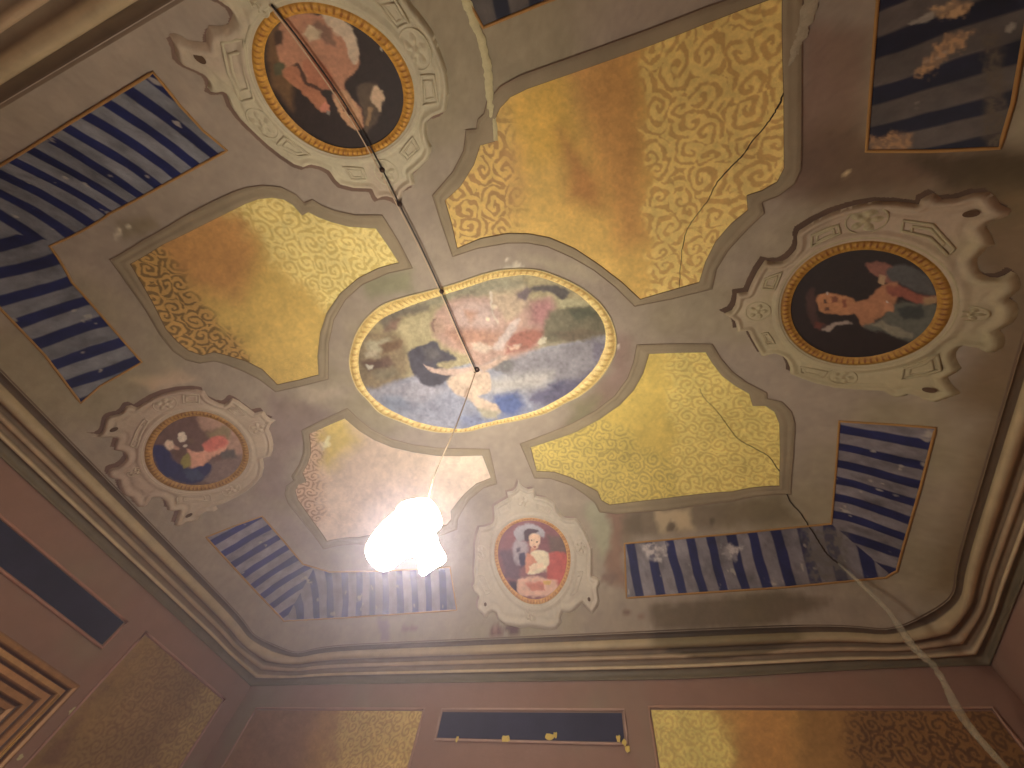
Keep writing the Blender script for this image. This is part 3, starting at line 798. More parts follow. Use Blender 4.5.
medallion('ceiling_medallion', 'dark right medallion with a woman in teal, beneath the stained corner',
    [(723, 314), (731.7, 310), (735, 305), (736.4, 299), (736.8, 293), (748, 291.6), (751, 284), (757.5, 271), (765, 260), (773, 262), (782.5, 261), (788, 258), (792, 254), (796, 249), (797.5, 243), (797, 236), (799, 230.6), (814, 221), (832.5, 212), (853, 205.6), (876, 201), (898, 201.5), (919, 204), (921, 199), (926.5, 196), (933, 193), (938, 195), (942, 199), (958, 198), (973, 193), (989, 191.6), (996, 197), (1000, 204), (1012, 210), (1008, 216), (1001, 218), (992, 220), (986, 226), (992, 236), (995, 245), (987, 247), (983, 252.5), (978, 257), (977, 263), (979, 269), (983, 274), (990, 277), (998, 277.5), (1005, 275), (1011, 271), (1017, 274), (1020, 281), (1021, 286), (1019, 290), (1009, 298), (1017, 303), (1019, 310), (1017, 317), (1012, 323), (1000, 330), (1004, 335), (1005, 341.6), (1004, 346), (1001, 349), (995, 352), (989, 352.5), (983, 350), (977, 347), (964, 345), (959, 348), (956, 352.5), (956, 357), (958, 362), (962, 368), (957, 372), (948, 377), (952, 384), (961, 393), (953, 396), (945, 399), (936, 402), (926.5, 399), (918, 395), (911, 393), (904, 396), (896, 396), (890, 394), (883, 390), (860.6, 389), (835.6, 387), (814, 382), (801, 377.5), (790, 373), (790, 367), (787, 360), (782.5, 355.6), (774.7, 353), (767, 355), (762, 356), (756, 346), (751, 337), (748, 330.6), (737, 332), (736.5, 326), (735, 321), (731, 318)],
    [(780, 305.6), (798, 268), (829, 248), (895, 238), (926.5, 252.5), (951.5, 284), (953, 313), (934, 341.6), (895, 359), (845, 362), (795, 345), (781, 321)],
    [(792.7, 299), (814, 268), (845, 252.5), (887.5, 250), (918.7, 263.4), (934, 284), (937.5, 313.4), (911, 343), (864, 355), (814, 347), (795, 323)],
    [(Zq([(370, 370), (395, 360), (400, 440), (440, 470), (410, 480), (375, 440)], 684, 170), (92, 58, 50), 2), (Zq([(395, 450), (420, 460), (410, 478), (392, 470)], 684, 170), (130, 62, 44), 1.5),
     (Zq([(398, 385), (420, 372), (470, 372), (510, 382), (516, 405), (505, 435), (470, 438), (425, 432), (402, 415)], 684, 170), (214, 142, 84), 1.2),
     (Zq([(440, 380), (460, 378), (465, 392), (445, 396)], 684, 170), (150, 84, 54), 1), (Zq([(480, 385), (492, 385), (490, 410), (480, 412)], 684, 170), (166, 90, 56), 1), (Zq([(420, 390), (428, 388), (430, 400), (421, 400)], 684, 170), (90, 56, 44), .8), (Zq([(424, 412), (436, 410), (437, 420), (426, 421)], 684, 170), (120, 70, 50), .8),
     (Zq([(500, 400), (550, 385), (590, 350), (640, 330), (650, 370), (630, 410), (580, 450), (545, 468), (520, 440), (500, 430)], 684, 170), (206, 136, 86), 1.5),
     (Zq([(548, 290), (575, 272), (610, 278), (640, 300), (650, 335), (610, 335), (580, 315)], 684, 170), (168, 104, 84), 1.5),
     (Zq([(590, 310), (612, 315), (600, 345), (586, 335)], 684, 170), (206, 166, 120), 1),
     (Zq([(610, 300), (660, 285), (710, 300), (750, 340), (760, 375), (720, 370), (660, 345), (625, 330)], 684, 170), (98, 96, 96), 2),
     (Zq([(610, 345), (660, 350), (720, 375), (775, 375), (770, 395), (720, 402), (660, 385), (620, 370)], 684, 170), (176, 92, 66), 1.8),
     (Zq([(720, 380), (770, 376), (760, 400), (725, 405)], 684, 170), (190, 150, 100), 1.5),
     (Zq([(545, 465), (590, 450), (640, 400), (700, 400), (765, 405), (765, 450), (730, 500), (690, 515), (630, 495), (580, 485)], 684, 170), (112, 112, 100), 2),
     (Zq([(640, 415), (720, 405), (730, 440), (660, 450)], 684, 170), (72, 76, 72), 2), (Zq([(560, 460), (600, 455), (690, 490), (690, 505), (620, 490)], 684, 170), (160, 152, 128), 1.5),
     (Zq([(600, 400), (630, 395), (632, 425), (605, 425)], 684, 170), (222, 150, 100), 1), (Zq([(420, 475), (460, 458), (500, 455), (500, 462), (460, 470), (440, 484), (420, 482)], 684, 170), (186, 164, 150), 1.2), ((888, 302, 1.2, 1.2), (220, 210, 200), .5), ((827, 293.5, 1.2, 1.2), (210, 190, 180), .5)],
    (50, 32, 27), .72,
    [[(813, 234), (826, 228), (839, 223.6), (841, 232), (828, 237), (812, 245)], [(765, 277.5), (782, 271), (775, 288), (762, 287)], [(762, 332), (768, 331), (775, 341.6), (767, 343)], [(801, 365), (828, 370), (823, 375), (801, 371)], [(905, 366), (925, 360), (939, 352.5), (942, 368), (925, 373), (903, 377)], [(905, 219), (934, 223), (956, 247), (950, 254), (932, 236), (903, 229)]],
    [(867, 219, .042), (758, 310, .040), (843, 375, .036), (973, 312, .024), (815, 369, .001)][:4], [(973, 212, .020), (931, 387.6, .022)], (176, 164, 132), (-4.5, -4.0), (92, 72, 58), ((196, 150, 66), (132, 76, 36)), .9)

medallion('ceiling_medallion', 'left medallion with white flowers above a blue cloak',
    [(90, 436), (97, 435.6), (101, 433), (103, 430), (104, 425), (105, 421), (107, 418), (110, 416), (114, 415), (119, 414), (122, 412), (124, 409), (126, 406), (131, 405), (137, 407.5), (144, 403), (153, 397.6), (165, 393), (179, 390), (195.5, 389), (204.6, 390.5), (206, 393.5), (208, 396.4), (211, 399), (215, 401), (219, 403), (224.5, 404), (228, 402), (230, 399.5), (232.7, 398), (238.6, 400.5), (245.6, 405.8), (255, 412.8), (259, 411.5), (264, 411), (266.7, 415), (270, 418), (276, 420), (271, 424), (269, 429), (271, 433), (272.6, 438.6), (273.5, 444), (273, 450), (271, 456), (263, 458), (264, 463), (264, 468), (262, 476), (255, 484.5), (247, 491), (238.6, 496), (227, 502), (216, 505.6), (218, 509), (214, 511.5), (206, 511.5), (201, 515), (197.6, 519.7), (189, 522), (186, 522), (180, 526), (174, 525), (176.7, 517), (179, 510), (173, 511), (167, 510), (167, 506), (165, 501), (160, 497.4), (152, 497.4), (150, 501), (147.4, 504.5), (144.5, 506.5), (141.6, 506.8), (138, 506.5), (135.7, 504.5), (133, 501), (130, 497), (126, 496), (123, 494), (120.5, 490), (118.5, 485), (118, 480), (112, 478.7), (109, 477), (107.6, 474), (108.5, 470), (112, 468), (118, 466.5), (122.8, 463), (126, 459), (126, 456), (124, 453), (120.5, 451), (113.4, 450), (115, 444), (117, 438), (110, 437), (100, 437.5)],
    [(144, 456), (146, 442), (155.6, 427), (172, 415), (192, 409), (221, 415), (238.6, 427), (248, 441), (247, 463.5), (227, 483.4), (191.7, 491.6), (166, 484.5), (148.6, 469.3)],
    [(152, 456), (154, 443), (162, 431), (176, 420), (193, 415), (217, 420), (232, 431), (241, 443), (240, 462), (223, 478), (192, 485.5), (170, 479), (156, 468)],
    [(Zq([(470, 170), (560, 190), (640, 240), (660, 330), (640, 420), (600, 430), (560, 240), (490, 240)], 80, 370, 3.938), (186, 144, 122), 3),
     (Zq([(500, 250), (560, 215), (600, 230), (590, 270), (540, 300)], 80, 370, 3.938), (150, 128, 92), 3),
     (Zq([(490, 370), (640, 330), (640, 410), (560, 440), (480, 440)], 80, 370, 3.938), (138, 112, 104), 3),
     (Zq([(545, 320), (610, 315), (620, 345), (560, 350)], 80, 370, 3.938), (104, 92, 88), 2),
     (Zq([(288, 295), (340, 308), (360, 340), (395, 375), (440, 392), (495, 360), (520, 390), (470, 440), (420, 450), (340, 420), (295, 360)], 80, 370, 3.938), (44, 46, 98), 2),
     (Zq([(400, 400), (470, 395), (490, 420), (440, 440)], 80, 370, 3.938), (60, 72, 110), 2),
     (Zq([(355, 320), (400, 310), (420, 340), (390, 350)], 80, 370, 3.938), (112, 78, 64), 2),
     (Zq([(420, 312), (470, 318), (520, 300), (560, 265), (590, 280), (560, 320), (520, 345), (490, 372), (450, 388), (436, 382), (440, 345)], 80, 370, 3.938), (222, 156, 130), 1.5),
     (Zq([(484, 290), (510, 270), (550, 256), (584, 268), (580, 292), (545, 312), (505, 318)], 80, 370, 3.938), (216, 112, 96), 1.6),
     (Zq([(396, 350), (420, 328), (438, 340), (440, 372), (420, 390), (400, 385)], 80, 370, 3.938), (156, 142, 62), 1.4),
     ((183, 436.5, 4.2, 4), (232, 214, 196), 1), ((169, 444.5, 5.2, 4), (232, 200, 176), 1.2), ((185, 445.4, 2.4, 2), (226, 208, 190), .8), ((190, 441, 3, 3), (120, 90, 74), 1), ((176, 447, 3, 2), (200, 150, 124), 1)],
    (116, 84, 76), 1.0,
    [[(131, 444.5), (137, 430), (145, 417.5), (149, 420), (142, 432), (137, 447)], [(184, 393), (200, 394), (200, 402), (184, 402)], [(229, 408), (238.6, 406), (246, 414), (238.6, 415)], [(177, 495), (210, 493), (212, 499), (177, 502)]],
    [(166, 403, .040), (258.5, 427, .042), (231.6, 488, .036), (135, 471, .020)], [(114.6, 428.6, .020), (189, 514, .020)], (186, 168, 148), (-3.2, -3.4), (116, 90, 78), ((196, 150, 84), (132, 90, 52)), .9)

medallion('ceiling_medallion', 'smallest medallion, by the back cornice, with a dark-haired woman in cream and red',
    [(518.6, 480), (517.5, 484), (516, 488), (512.7, 490.7), (507, 491.7), (508, 497.6), (501, 501.5), (494, 506), (494, 511), (494.5, 519), (493, 523), (490, 525), (485, 526.5), (479.5, 527), (477, 533.7), (475, 543.5), (475, 555), (474, 570), (474.6, 582.5), (472.7, 586), (475, 592), (479.5, 597), (478, 602), (477.6, 607), (479, 611), (482.5, 613.7), (486, 618.6), (489, 614), (493, 612), (497, 614), (499, 620.5), (505, 625), (512, 626), (520, 628), (530, 627), (542.7, 629), (550, 630.5), (557, 629), (562, 622.5), (561, 617), (563, 612), (569, 613), (573, 611.8), (578, 607), (582.7, 603), (586, 607), (592.5, 614.7), (597, 609), (600, 602), (599, 596), (598, 589), (600, 584), (600, 579.5), (596, 577), (592.5, 575.6), (592.5, 560), (592.5, 548), (588.6, 538.6), (582.7, 527), (579.5, 522), (576, 518), (569, 518), (565, 517.5), (562, 515), (558, 510), (555, 503.4), (546.6, 497.6), (536, 495.6), (535.5, 491), (534, 488), (528, 489), (522.5, 486), (520, 483)],
    [(498.6, 543.5), (503, 529), (518.6, 517), (528, 514.7), (539.8, 516.6), (554.4, 525), (564, 535.7), (572, 552), (572, 570), (562, 589), (544.6, 602), (528, 603), (511, 593), (499, 579.5)],
    [(501, 546), (506, 532), (519.5, 521), (529, 519.5), (539, 521), (551, 528), (560, 538), (567, 553), (567, 570), (558, 586), (543, 597), (528, 598), (513, 589), (502, 576)],
    [(Zq([(455, 320), (560, 330), (560, 400), (470, 400)], 440, 460, 4.267), (120, 94, 88), 3),
     (Zq([(250, 390), (300, 380), (340, 440), (340, 520), (280, 500)], 440, 460, 4.267), (110, 80, 96), 3),
     (Zq([(450, 398), (530, 398), (545, 440), (530, 500), (500, 550), (455, 560), (455, 480)], 440, 460, 4.267), (196, 84, 76), 1.6),
     (Zq([(320, 300), (350, 275), (400, 272), (440, 300), (440, 330), (400, 320), (370, 335), (330, 345)], 440, 460, 4.267), (176, 170, 182), 1.4),
     (Zq([(360, 310), (380, 295), (410, 298), (420, 310), (390, 318), (380, 345), (362, 340)], 440, 460, 4.267), (84, 64, 76), 1),
     (Zq([(310, 350), (345, 340), (375, 360), (370, 430), (340, 450), (312, 420)], 440, 460, 4.267), (176, 160, 172), 2), (Zq([(335, 400), (365, 395), (370, 450), (340, 460)], 440, 460, 4.267), (74, 62, 96), 1.5), (Zq([(325, 375), (345, 370), (345, 390), (328, 395)], 440, 460, 4.267), (100, 84, 104), 1.2),
     (Zq([(380, 330), (395, 315), (415, 318), (425, 335), (424, 362), (412, 380), (395, 378), (382, 358)], 440, 460, 4.267), (238, 196, 164), .9), (Zq([(388, 375), (412, 376), (410, 395), (385, 395)], 440, 460, 4.267), (206, 140, 116), 1),
     (Zq([(390, 395), (430, 385), (462, 395), (468, 450), (440, 480), (390, 492), (370, 480), (372, 440)], 440, 460, 4.267), (232, 214, 182), 1.2),
     (Zq([(370, 400), (405, 410), (415, 440), (395, 445), (375, 480), (362, 470)], 440, 460, 4.267), (214, 140, 110), 1), (Zq([(380, 450), (440, 440), (445, 462), (390, 480)], 440, 460, 4.267), (238, 206, 176), 1),
     (Zq([(330, 510), (380, 500), (450, 505), (500, 520), (505, 555), (430, 585), (345, 575), (325, 545)], 440, 460, 4.267), (222, 172, 150), 1.5), (Zq([(370, 520), (440, 520), (450, 560), (390, 560)], 440, 460, 4.267), (206, 120, 100), 1.5),
     (Zq([(440, 515), (480, 515), (470, 535), (440, 530)], 440, 460, 4.267), (220, 170, 84), 1), (Zq([(290, 510), (330, 520), (330, 570), (305, 545)], 440, 460, 4.267), (66, 44, 66), 1.5), ((531.5, 541, .9, .8), (90, 60, 60), .4), ((537, 541.5, .9, .8), (90, 60, 60), .4), ((535, 547, 1.4, .8), (190, 90, 84), .4)],
    (146, 90, 98), 1.0,
    [[(538, 502), (552, 508), (549, 513), (537, 508)], [(497, 509), (510, 503), (511, 508), (500, 514)], [(577, 572), (583, 571), (577, 592), (571, 596)], [(478, 575), (484, 574), (492, 592), (487, 594)]],
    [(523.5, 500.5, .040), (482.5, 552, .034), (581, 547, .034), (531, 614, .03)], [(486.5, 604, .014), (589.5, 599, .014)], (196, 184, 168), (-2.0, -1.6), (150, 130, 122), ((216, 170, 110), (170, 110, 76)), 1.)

# ---------------------------------------------------------------- central oval
o_out = [(349.4, 360), (351.7, 347.5), (357, 332), (366.6, 318), (382, 305), (402.5, 297.5), (427.5, 291), (455.6, 283.4), (480.6, 274.8), (500, 270), (519, 268.6), (539, 270), (558, 276.4), (573.7, 283.4), (589, 293), (602, 305), (611, 319), (616, 335), (616, 347.5), (613, 358), (605, 372), (594, 384.7), (580, 395.6), (564, 403.4), (545.6, 413), (519, 420), (495.6, 424.5), (480, 428.4), (465, 431.6), (440, 432), (418, 428), (402.5, 422), (380.6, 413), (368, 400), (357, 388), (351, 372)]
Oo = smooth(VT.find(np.array(o_out)), 12)
cO = Oo.mean(0)
o_in = [(358.8, 360), (362, 344), (371, 330), (382, 319), (398, 311), (418, 303), (440, 296), (465, 288), (488, 280.3), (500, 278), (524, 275), (542.5, 278), (561, 285), (577, 293.6), (589, 304), (599, 315), (605, 329), (605, 344), (602, 353), (595.6, 366), (583, 380), (569, 392.5), (550, 403.4), (534.7, 410.5), (511, 416.7), (480, 423.8), (462, 428.4), (437, 426), (415, 420.6), (393, 411), (379, 402), (368, 391), (361, 377)]
Oi_ = smooth(VT.find(np.array(o_in)), 12)


def polar(poly, c, n):
    th = 2 * np.pi * np.arange(n) / n; a = np.arctan2(poly[:, 1] - c[1], poly[:, 0] - c[0]); r = np.hypot(poly[:, 0] - c[0], poly[:, 1] - c[1])
    o = np.argsort(a); a, r = a[o], r[o]; a = np.concatenate([a - 2 * np.pi, a, a + 2 * np.pi]); r = np.tile(r, 3)
    R = np.interp(th, a, r); return np.stack([c[0] + R * np.cos(th), c[1] + R * np.sin(th)], 1)


def calm(L, k=.28):
    return [(a_, tuple(np.array(c_) * (1 - k) + (np.mean(c_) * .5 + np.array((176, 160, 140)) * .5) * k), s_ * 1.3) for a_, c_, s_ in L]


t = thing('ceiling_oval', 'large central oval painting of a pink draped figure above blue water', 'painting', on(VT, cO[None])[0])
N_ = 960; Ro, Ri = polar(Oo, cO, N_), polar(Oi_, cO, N_)
Zc = lambda pts: [(330 + x / 3.2, 240 + y / 3.2) for x, y in pts]
OL = [
    (Zc([(60, 480), (890, 300), (900, 640), (60, 660)]), (164, 170, 200), 1.5),
    (Zc([(560, 370), (890, 300), (880, 430), (760, 460), (560, 440)]), (158, 154, 168), 5),
    (Zc([(500, 440), (720, 420), (680, 480), (520, 490)]), (198, 192, 190), 6),
    (Zc([(110, 490), (300, 440), (380, 480), (300, 520), (150, 520)]), (180, 178, 200), 5), (Zc([(150, 500), (230, 500), (260, 540), (200, 545)]), (140, 156, 190), 4),
    (Zc([(420, 560), (560, 560), (640, 540), (600, 590), (420, 600)]), (140, 156, 208), 4), (Zc([(520, 495), (600, 485), (625, 530), (590, 565), (530, 550)]), (82, 108, 184), 3.5),
    (Zc([(640, 500), (720, 460), (800, 440), (860, 400), (840, 460), (760, 510), (680, 530)]), (104, 102, 142), 4), (Zc([(700, 460), (760, 450), (730, 480)]), (84, 84, 124), 2), (Zc([(840, 320), (885, 330), (870, 400), (845, 380)]), (130, 126, 156), 3),
    (Zc([(90, 300), (220, 300), (250, 380), (230, 440), (110, 475), (85, 400)]), (156, 132, 92), 4), (Zc([(110, 330), (190, 310), (210, 340), (130, 365)]), (192, 180, 142), 2), (Zc([(100, 390), (190, 370), (210, 400), (120, 420)]), (120, 86, 70), 2), (Zc([(160, 330), (230, 320), (230, 350), (170, 360)]), (128, 92, 60), 2),
    (Zc([(110, 360), (150, 350), (160, 372), (120, 380)]), (206, 186, 150), 1.5), (Zc([(130, 425), (200, 400), (220, 430), (150, 450)]), (142, 128, 96), 2), (Zc([(115, 400), (140, 402), (138, 412), (118, 415)]), (226, 216, 192), 1),
    (Zc([(160, 260), (210, 220), (320, 195), (315, 225), (230, 245), (190, 285)]), (128, 118, 98), 3), (Zc([(170, 290), (200, 250), (230, 250), (215, 290)]), (150, 112, 92), 3), (Zc([(220, 270), (320, 240), (330, 290), (220, 300)]), (206, 188, 132), 4),
    (Zc([(320, 190), (480, 130), (600, 120), (620, 150), (540, 170), (400, 200), (330, 210)]), (166, 158, 124), 4), (Zc([(510, 170), (620, 160), (660, 220), (560, 300), (520, 230)]), (212, 180, 144), 5),
    (Zc([(330, 270), (340, 225), (400, 190), (480, 178), (530, 210), (560, 260), (600, 240), (640, 200), (710, 185), (725, 240), (700, 290), (660, 345), (600, 370), (520, 385), (475, 410), (440, 370), (380, 345), (335, 310)]), (210, 162, 142), 3),
    (Zc([(395, 220), (460, 195), (520, 215), (530, 270), (470, 290), (410, 270)]), (212, 176, 168), 6), (Zc([(370, 290), (450, 280), (560, 300), (520, 340), (420, 340)]), (206, 142, 112), 6), (Zc([(430, 225), (470, 230), (450, 260)]), (206, 146, 112), 3),
    (Zc([(575, 300), (650, 280), (700, 290), (640, 350), (560, 365)]), (184, 100, 80), 3), (Zc([(640, 200), (700, 190), (720, 240), (680, 280), (645, 260)]), (202, 126, 128), 5), (Zc([(590, 340), (610, 335), (600, 350)]), (236, 206, 180), 1.5),
    (Zc([(525, 345), (560, 290), (600, 250), (608, 258), (585, 300), (545, 350)]), (222, 198, 192), 1.5), (Zc([(455, 330), (500, 335), (530, 345), (500, 360), (460, 350)]), (232, 204, 182), 2), (Zc([(565, 335), (590, 346), (615, 338), (605, 350), (580, 352)]), (228, 180, 150), 1),
    (Zc([(328, 255), (340, 250), (336, 300), (328, 290)]), (150, 110, 90), 1.2), (Zc([(338, 262), (365, 255), (370, 290), (340, 310)]), (200, 156, 130), 2),
    (Zc([(700, 230), (830, 205), (870, 240), (885, 300), (760, 320), (690, 325)]), (126, 118, 86), 3), (Zc([(760, 225), (830, 208), (860, 240), (790, 260)]), (88, 92, 66), 3), (Zc([(700, 300), (800, 280), (880, 300), (760, 322)]), (118, 100, 74), 2), (Zc([(720, 180), (800, 190), (830, 205), (740, 222)]), (206, 196, 140), 2),
    (Zc([(635, 160), (680, 142), (730, 145), (765, 165), (740, 190), (700, 165), (640, 168)]), (96, 88, 88), 1.6), (Zc([(600, 170), (630, 150), (640, 165), (625, 195), (600, 185)]), (120, 100, 108), 2),
    (Zc([(250, 370), (270, 345), (330, 325), (360, 345), (398, 372), (396, 386), (350, 390), (345, 402), (390, 430), (378, 445), (350, 465), (300, 462), (262, 420)]), (76, 74, 92), 1.4), (Zc([(300, 345), (350, 350), (360, 375), (310, 385)]), (104, 98, 104), 3),
    (Zc([(300, 398), (330, 408), (380, 412), (470, 408), (478, 425), (440, 432), (380, 432), (330, 424)]), (232, 190, 172), 1),
    (Zc([(378, 440), (420, 425), (470, 420), (505, 425), (518, 460), (505, 490), (480, 500), (500, 515), (535, 525), (545, 550), (520, 562), (480, 545), (440, 505), (400, 490), (376, 465)]), (238, 204, 174), 1.3),
    (Zc([(440, 470), (446, 470), (432, 500), (426, 498)]), (190, 150, 120), .8), (Zc([(470, 540), (545, 545), (535, 575), (490, 565)]), (190, 180, 150), 2), (Zc([(512, 395), (560, 372), (590, 400), (580, 425), (545, 420), (520, 415)]), (126, 124, 128), 2), (Zc([(475, 405), (570, 365), (575, 375), (490, 425)]), (226, 184, 160), 1.5),
    (Zc([(668, 328), (680, 308), (695, 312), (692, 328), (676, 334)]), (236, 224, 186), .8), (Zc([(510, 165), (520, 170), (524, 235), (540, 260), (532, 262), (514, 215)]), (230, 212, 190), 1.2), ((488, 319, 2, 1.5), (244, 226, 190), .6), ((495, 307, 3, 2.5), (236, 214, 180), .8)]
patch('painting', VT, polar(Oi_, cO, 300) * 1.0, .0034, .004, lambda px, ab: layers(px, (190, 174, 128), calm(OL, .2), .76, 2.0, .15), M_PAINT, t)
annulus('gilt_border', VT, polar(Oi_, cO, N_) * 1.0 - 0 * cO, Ro, gilt_h(120, .002, .003), gilt_c(120, (240, 216, 146), (190, 150, 84)), M_GILT, t, 12)
tube('edge_bead', on(VT, polar(Oo, cO, 200), .006), .0035, M_PLASTER, t, (196, 180, 140), True, 6)

# ================================================================ CRACKS, FILLER, CABLE, STRAND


def ribbon(name, label, px, widths, h, mat, colc, n=8, wob=.004, parent=None, cat='crack'):
    p = smooth(VT.find(np.array(px, float)), n, closed=False); m = len(p)
    T = np.gradient(p, axis=0); T /= np.linalg.norm(T, axis=1)[:, None]; Nn = np.stack([-T[:, 1], T[:, 0]], 1)
    w = np.interp(np.linspace(0, 1, m), np.linspace(0, 1, len(widths)), widths) / S
    w = w * (.8 + .4 * vnoise(np.arange(m) * .45, np.zeros(m) + 3)); p = p + Nn * ((rng.random(m) - .5) * wob / S)[:, None]
    k = 5; V = []; 
    for j in range(k):
        f = j / (k - 1) * 2 - 1; ab = p + Nn * (w * f)[:, None]
        V.append(on(VT, ab, 0) + VT.nrm(ab) * (.006 + h * (1 - f * f)))
    V = np.stack(V, 1).reshape(-1, 3)
    Fc = [(i * k + j, i * k + j + 1, (i + 1) * k + j + 1, (i + 1) * k + j) for i in range(m - 1) for j in range(k - 1)]
    o = link(name, V, Fc, mat, parent)
    o['label'] = label
    return o


ribbon('crack', 'long dark crack running down through the largest damask panel from the top edge', [(808, -6), (804, 24), (795, 42), (788, 62), (784, 92), (775, 112), (765, 126), (752, 142), (742, 156), (728, 170), (716, 184), (708, 200), (699, 212), (688, 228), (682, 250), (679, 289)],
       [.007, .005, .003, .0022, .0026, .0018, .0014, .001], .0005, M_CRACK, None, parent=ceiling)
ribbon('crack', 'short crack from the fine-scrolled damask panel into the striped band at the lower right', [(700, 388), (704, 397), (719, 413), (728, 426), (739, 439), (755, 448), (769, 456), (776, 466), (781, 474), (789, 499), (800, 512), (809, 526), (818, 540), (827, 554), (838, 563)],
       [.001, .0012, .0016, .002, .0026, .003, .004, .005], .0005, M_CRACK, None, parent=ceiling)
ribbon('filler', 'pale plaster filler line beside the largest medallion', [(463, -8), (469, 8), (474, 22), (481, 38), (485, 55), (488, 70), (489, 88), (491, 108), (494, 125), (495, 140)],
       [.017, .016, .015, .018, .015, .013], .006, M_FILL, None, wob=.004, cat='filler', parent=ceiling)
ribbon('filler', 'broken grey filler beside the crack at the top edge', [(815, -8), (808, 14), (801, 34), (795, 50), (789, 66)], [.020, .022, .016, .010], .006,
       material('grey_filler', .8, 0, 40, .2, .5, 50, base=(176, 164, 140)), None, wob=.008, cat='filler', parent=ceiling)

hook = W(VT.lift(VT.find([(477, 370)])))[0] - np.array([0, 0, .0])
ck = [(271, -3), (309, 46), (345, 98), (384, 167), (401, 202), (423, 246), (443, 290), (460, 330), (477, 369)]
cw = on(VT, smooth(VT.find(np.array(ck, float)), 8, False), .034)
t = thing('ceiling_cable', 'thin black and cream cable running across the largest medallion to the lamp hook', 'cable', cw[0])
tube('black_strand', cw, .0036, M_BLACK, t, None, False, 8)
ck2 = [(269, -2), (305, 47), (341, 99), (380.5, 168), (398.5, 203), (421, 247), (441.5, 291), (458.5, 331), (476, 370)]
tube('cream_strand', on(VT, smooth(VT.find(np.array(ck2, float)), 8, False), .030), .0030, M_CREAMW, t, None, False, 8)


def blob(name, c, r, mat, parent, sq=(1, 1, 1), seg=16):
    bm = bmesh.new(); bmesh.ops.create_uvsphere(bm, u_segments=seg, v_segments=seg // 2, radius=1)
    V = np.array([list(v.co) for v in bm.verts]) * np.array(sq) * r + np.array(c); Fc = [[v.index for v in f.verts] for f in bm.faces]; bm.free()
    return link(name, V, Fc, mat, parent)


for q in [(383.5, 167), (401, 202), (443, 290)]:
    blob('cable_clip', on(VT, VT.find([q]), .032)[0], .014, M_BRASS, t)
t = thing('ceiling_hook', 'small dark hook at the middle of the central oval, holding the lamp cord', 'hook', on(VT, VT.find([(477, 369)]), 0)[0])
hp = on(VT, VT.find([(477, 369)]), 0)[0]
blob('hook_plate', hp - np.array([0, 0, .010]), .020, M_BRASS, t, (1, 1, .4))
a = np.linspace(0, 1.5 * np.pi, 18)
tube('hook_loop', np.vstack([hp + [0, 0, -.012], np.stack([hp[0] + .013 * np.sin(a), np.full(18, hp[1]), hp[2] - .036 + .013 * np.cos(a)], 1)]), .0032, M_BRASS, t, None)


def atz(q, z): d = rays([q])[0]; return W((CC + d * ((z + 1) / d[2]))[None])[0]


# lamp: a hanging three-panel folding lamp on a pale cord
LC = atz((414, 533), -.598)
t = thing('pendant_lamp', 'glaring white pendant lamp hanging on a pale cord from the ceiling hook', 'lamp', LC)
cordp = [hp + np.array([0, 0, -.045]), atz((458, 421), -.30), atz((440, 462), -.43), atz((433, 480), -.49), atz((428, 500), -.54), LC + np.array([.0, .0, .10])]
tube('cord', smooth(np.array(cordp), 8, False), .0030, M_CREAMW, t, None)
M_GLOW = emis('lamp_glow', (1.0, .925, .79), GLOW * .38)
M_BULB = emis('bulb_glow', (1.0, .925, .79), GLOW)


def lathe(name, c, prof, mat, parent, n=28, axis=None):
    an = 2 * np.pi * np.arange(n) / n; V = []
    for r, z in prof: V.append(np.stack([c[0] + r * np.cos(an), c[1] + r * np.sin(an), np.full(n, c[2] + z)], 1))
    V = np.vstack(V); k = len(prof)
    Fc = [(i * n + j, i * n + (j + 1) % n, (i + 1) * n + (j + 1) % n, (i + 1) * n + j) for i in range(k - 1) for j in range(n)]
    Fc += [tuple(range(n))[::-1], tuple((k - 1) * n + j for j in range(n))]
    return link(name, V, Fc, mat, parent)


lathe('lamp_holder', LC, [(.016, .10), (.020, .095), (.021, .05), (.026, .045), (.030, .03), (.034, .012), (.036, .004)], M_HOUS, t)


blob('bulb_globe', LC + np.array([0, 0, -.035]), .050, M_BULB, t, (1, 1, 1.05), 32)


def slab3(name, quad, th, mat, parent):
    q = resample(smooth(np.array(quad), 3), .02); n = len(q); c = q.mean(0); up = np.array([0, 0, 1.])
    nrm = np.cross(q[n // 4] - c, q[0] - c); nrm /= np.linalg.norm(nrm); nrm *= np.sign(nrm[2])
    rings = []
    for f, s in ((-.5, .88), (-.42, .97), (0, 1), (.42, .97), (.5, .88)): rings.append(c + (q - c) * s + nrm * th * f)
    V = np.vstack(rings); Fc = [(i * n + j, i * n + (j + 1) % n, (i + 1) * n + (j + 1) % n, (i + 1) * n + j) for i in range(4) for j in range(n)]
    Fc += [tuple(range(n))[::-1], tuple(4 * n + j for j in range(n))]
    return link(name, V, Fc, mat, parent)


slab3('light_panel', [atz((404, 512), -.600), atz((385, 520), -.605), atz((366, 546), -.615), atz((370, 562), -.62), atz((384, 571), -.62), atz((400, 562), -.61), atz((414, 545), -.600)], .014, M_GLOW, t)
slab3('light_panel', [atz((412, 535), -.600), atz((432, 530), -.600), atz((439, 546), -.605), atz((446, 560), -.61), atz((434, 568), -.61), atz((422, 575), -.61), atz((417, 556), -.605)], .014, M_GLOW, t)
slab3('light_panel', [atz((394, 518), -.597), atz((400, 504), -.59), atz((415, 499), -.585), atz((430, 500), -.585), atz((440, 514), -.59), atz((440, 528), -.597), atz((420, 540), -.60), atz((402, 534), -.60)], .014, M_GLOW, t)

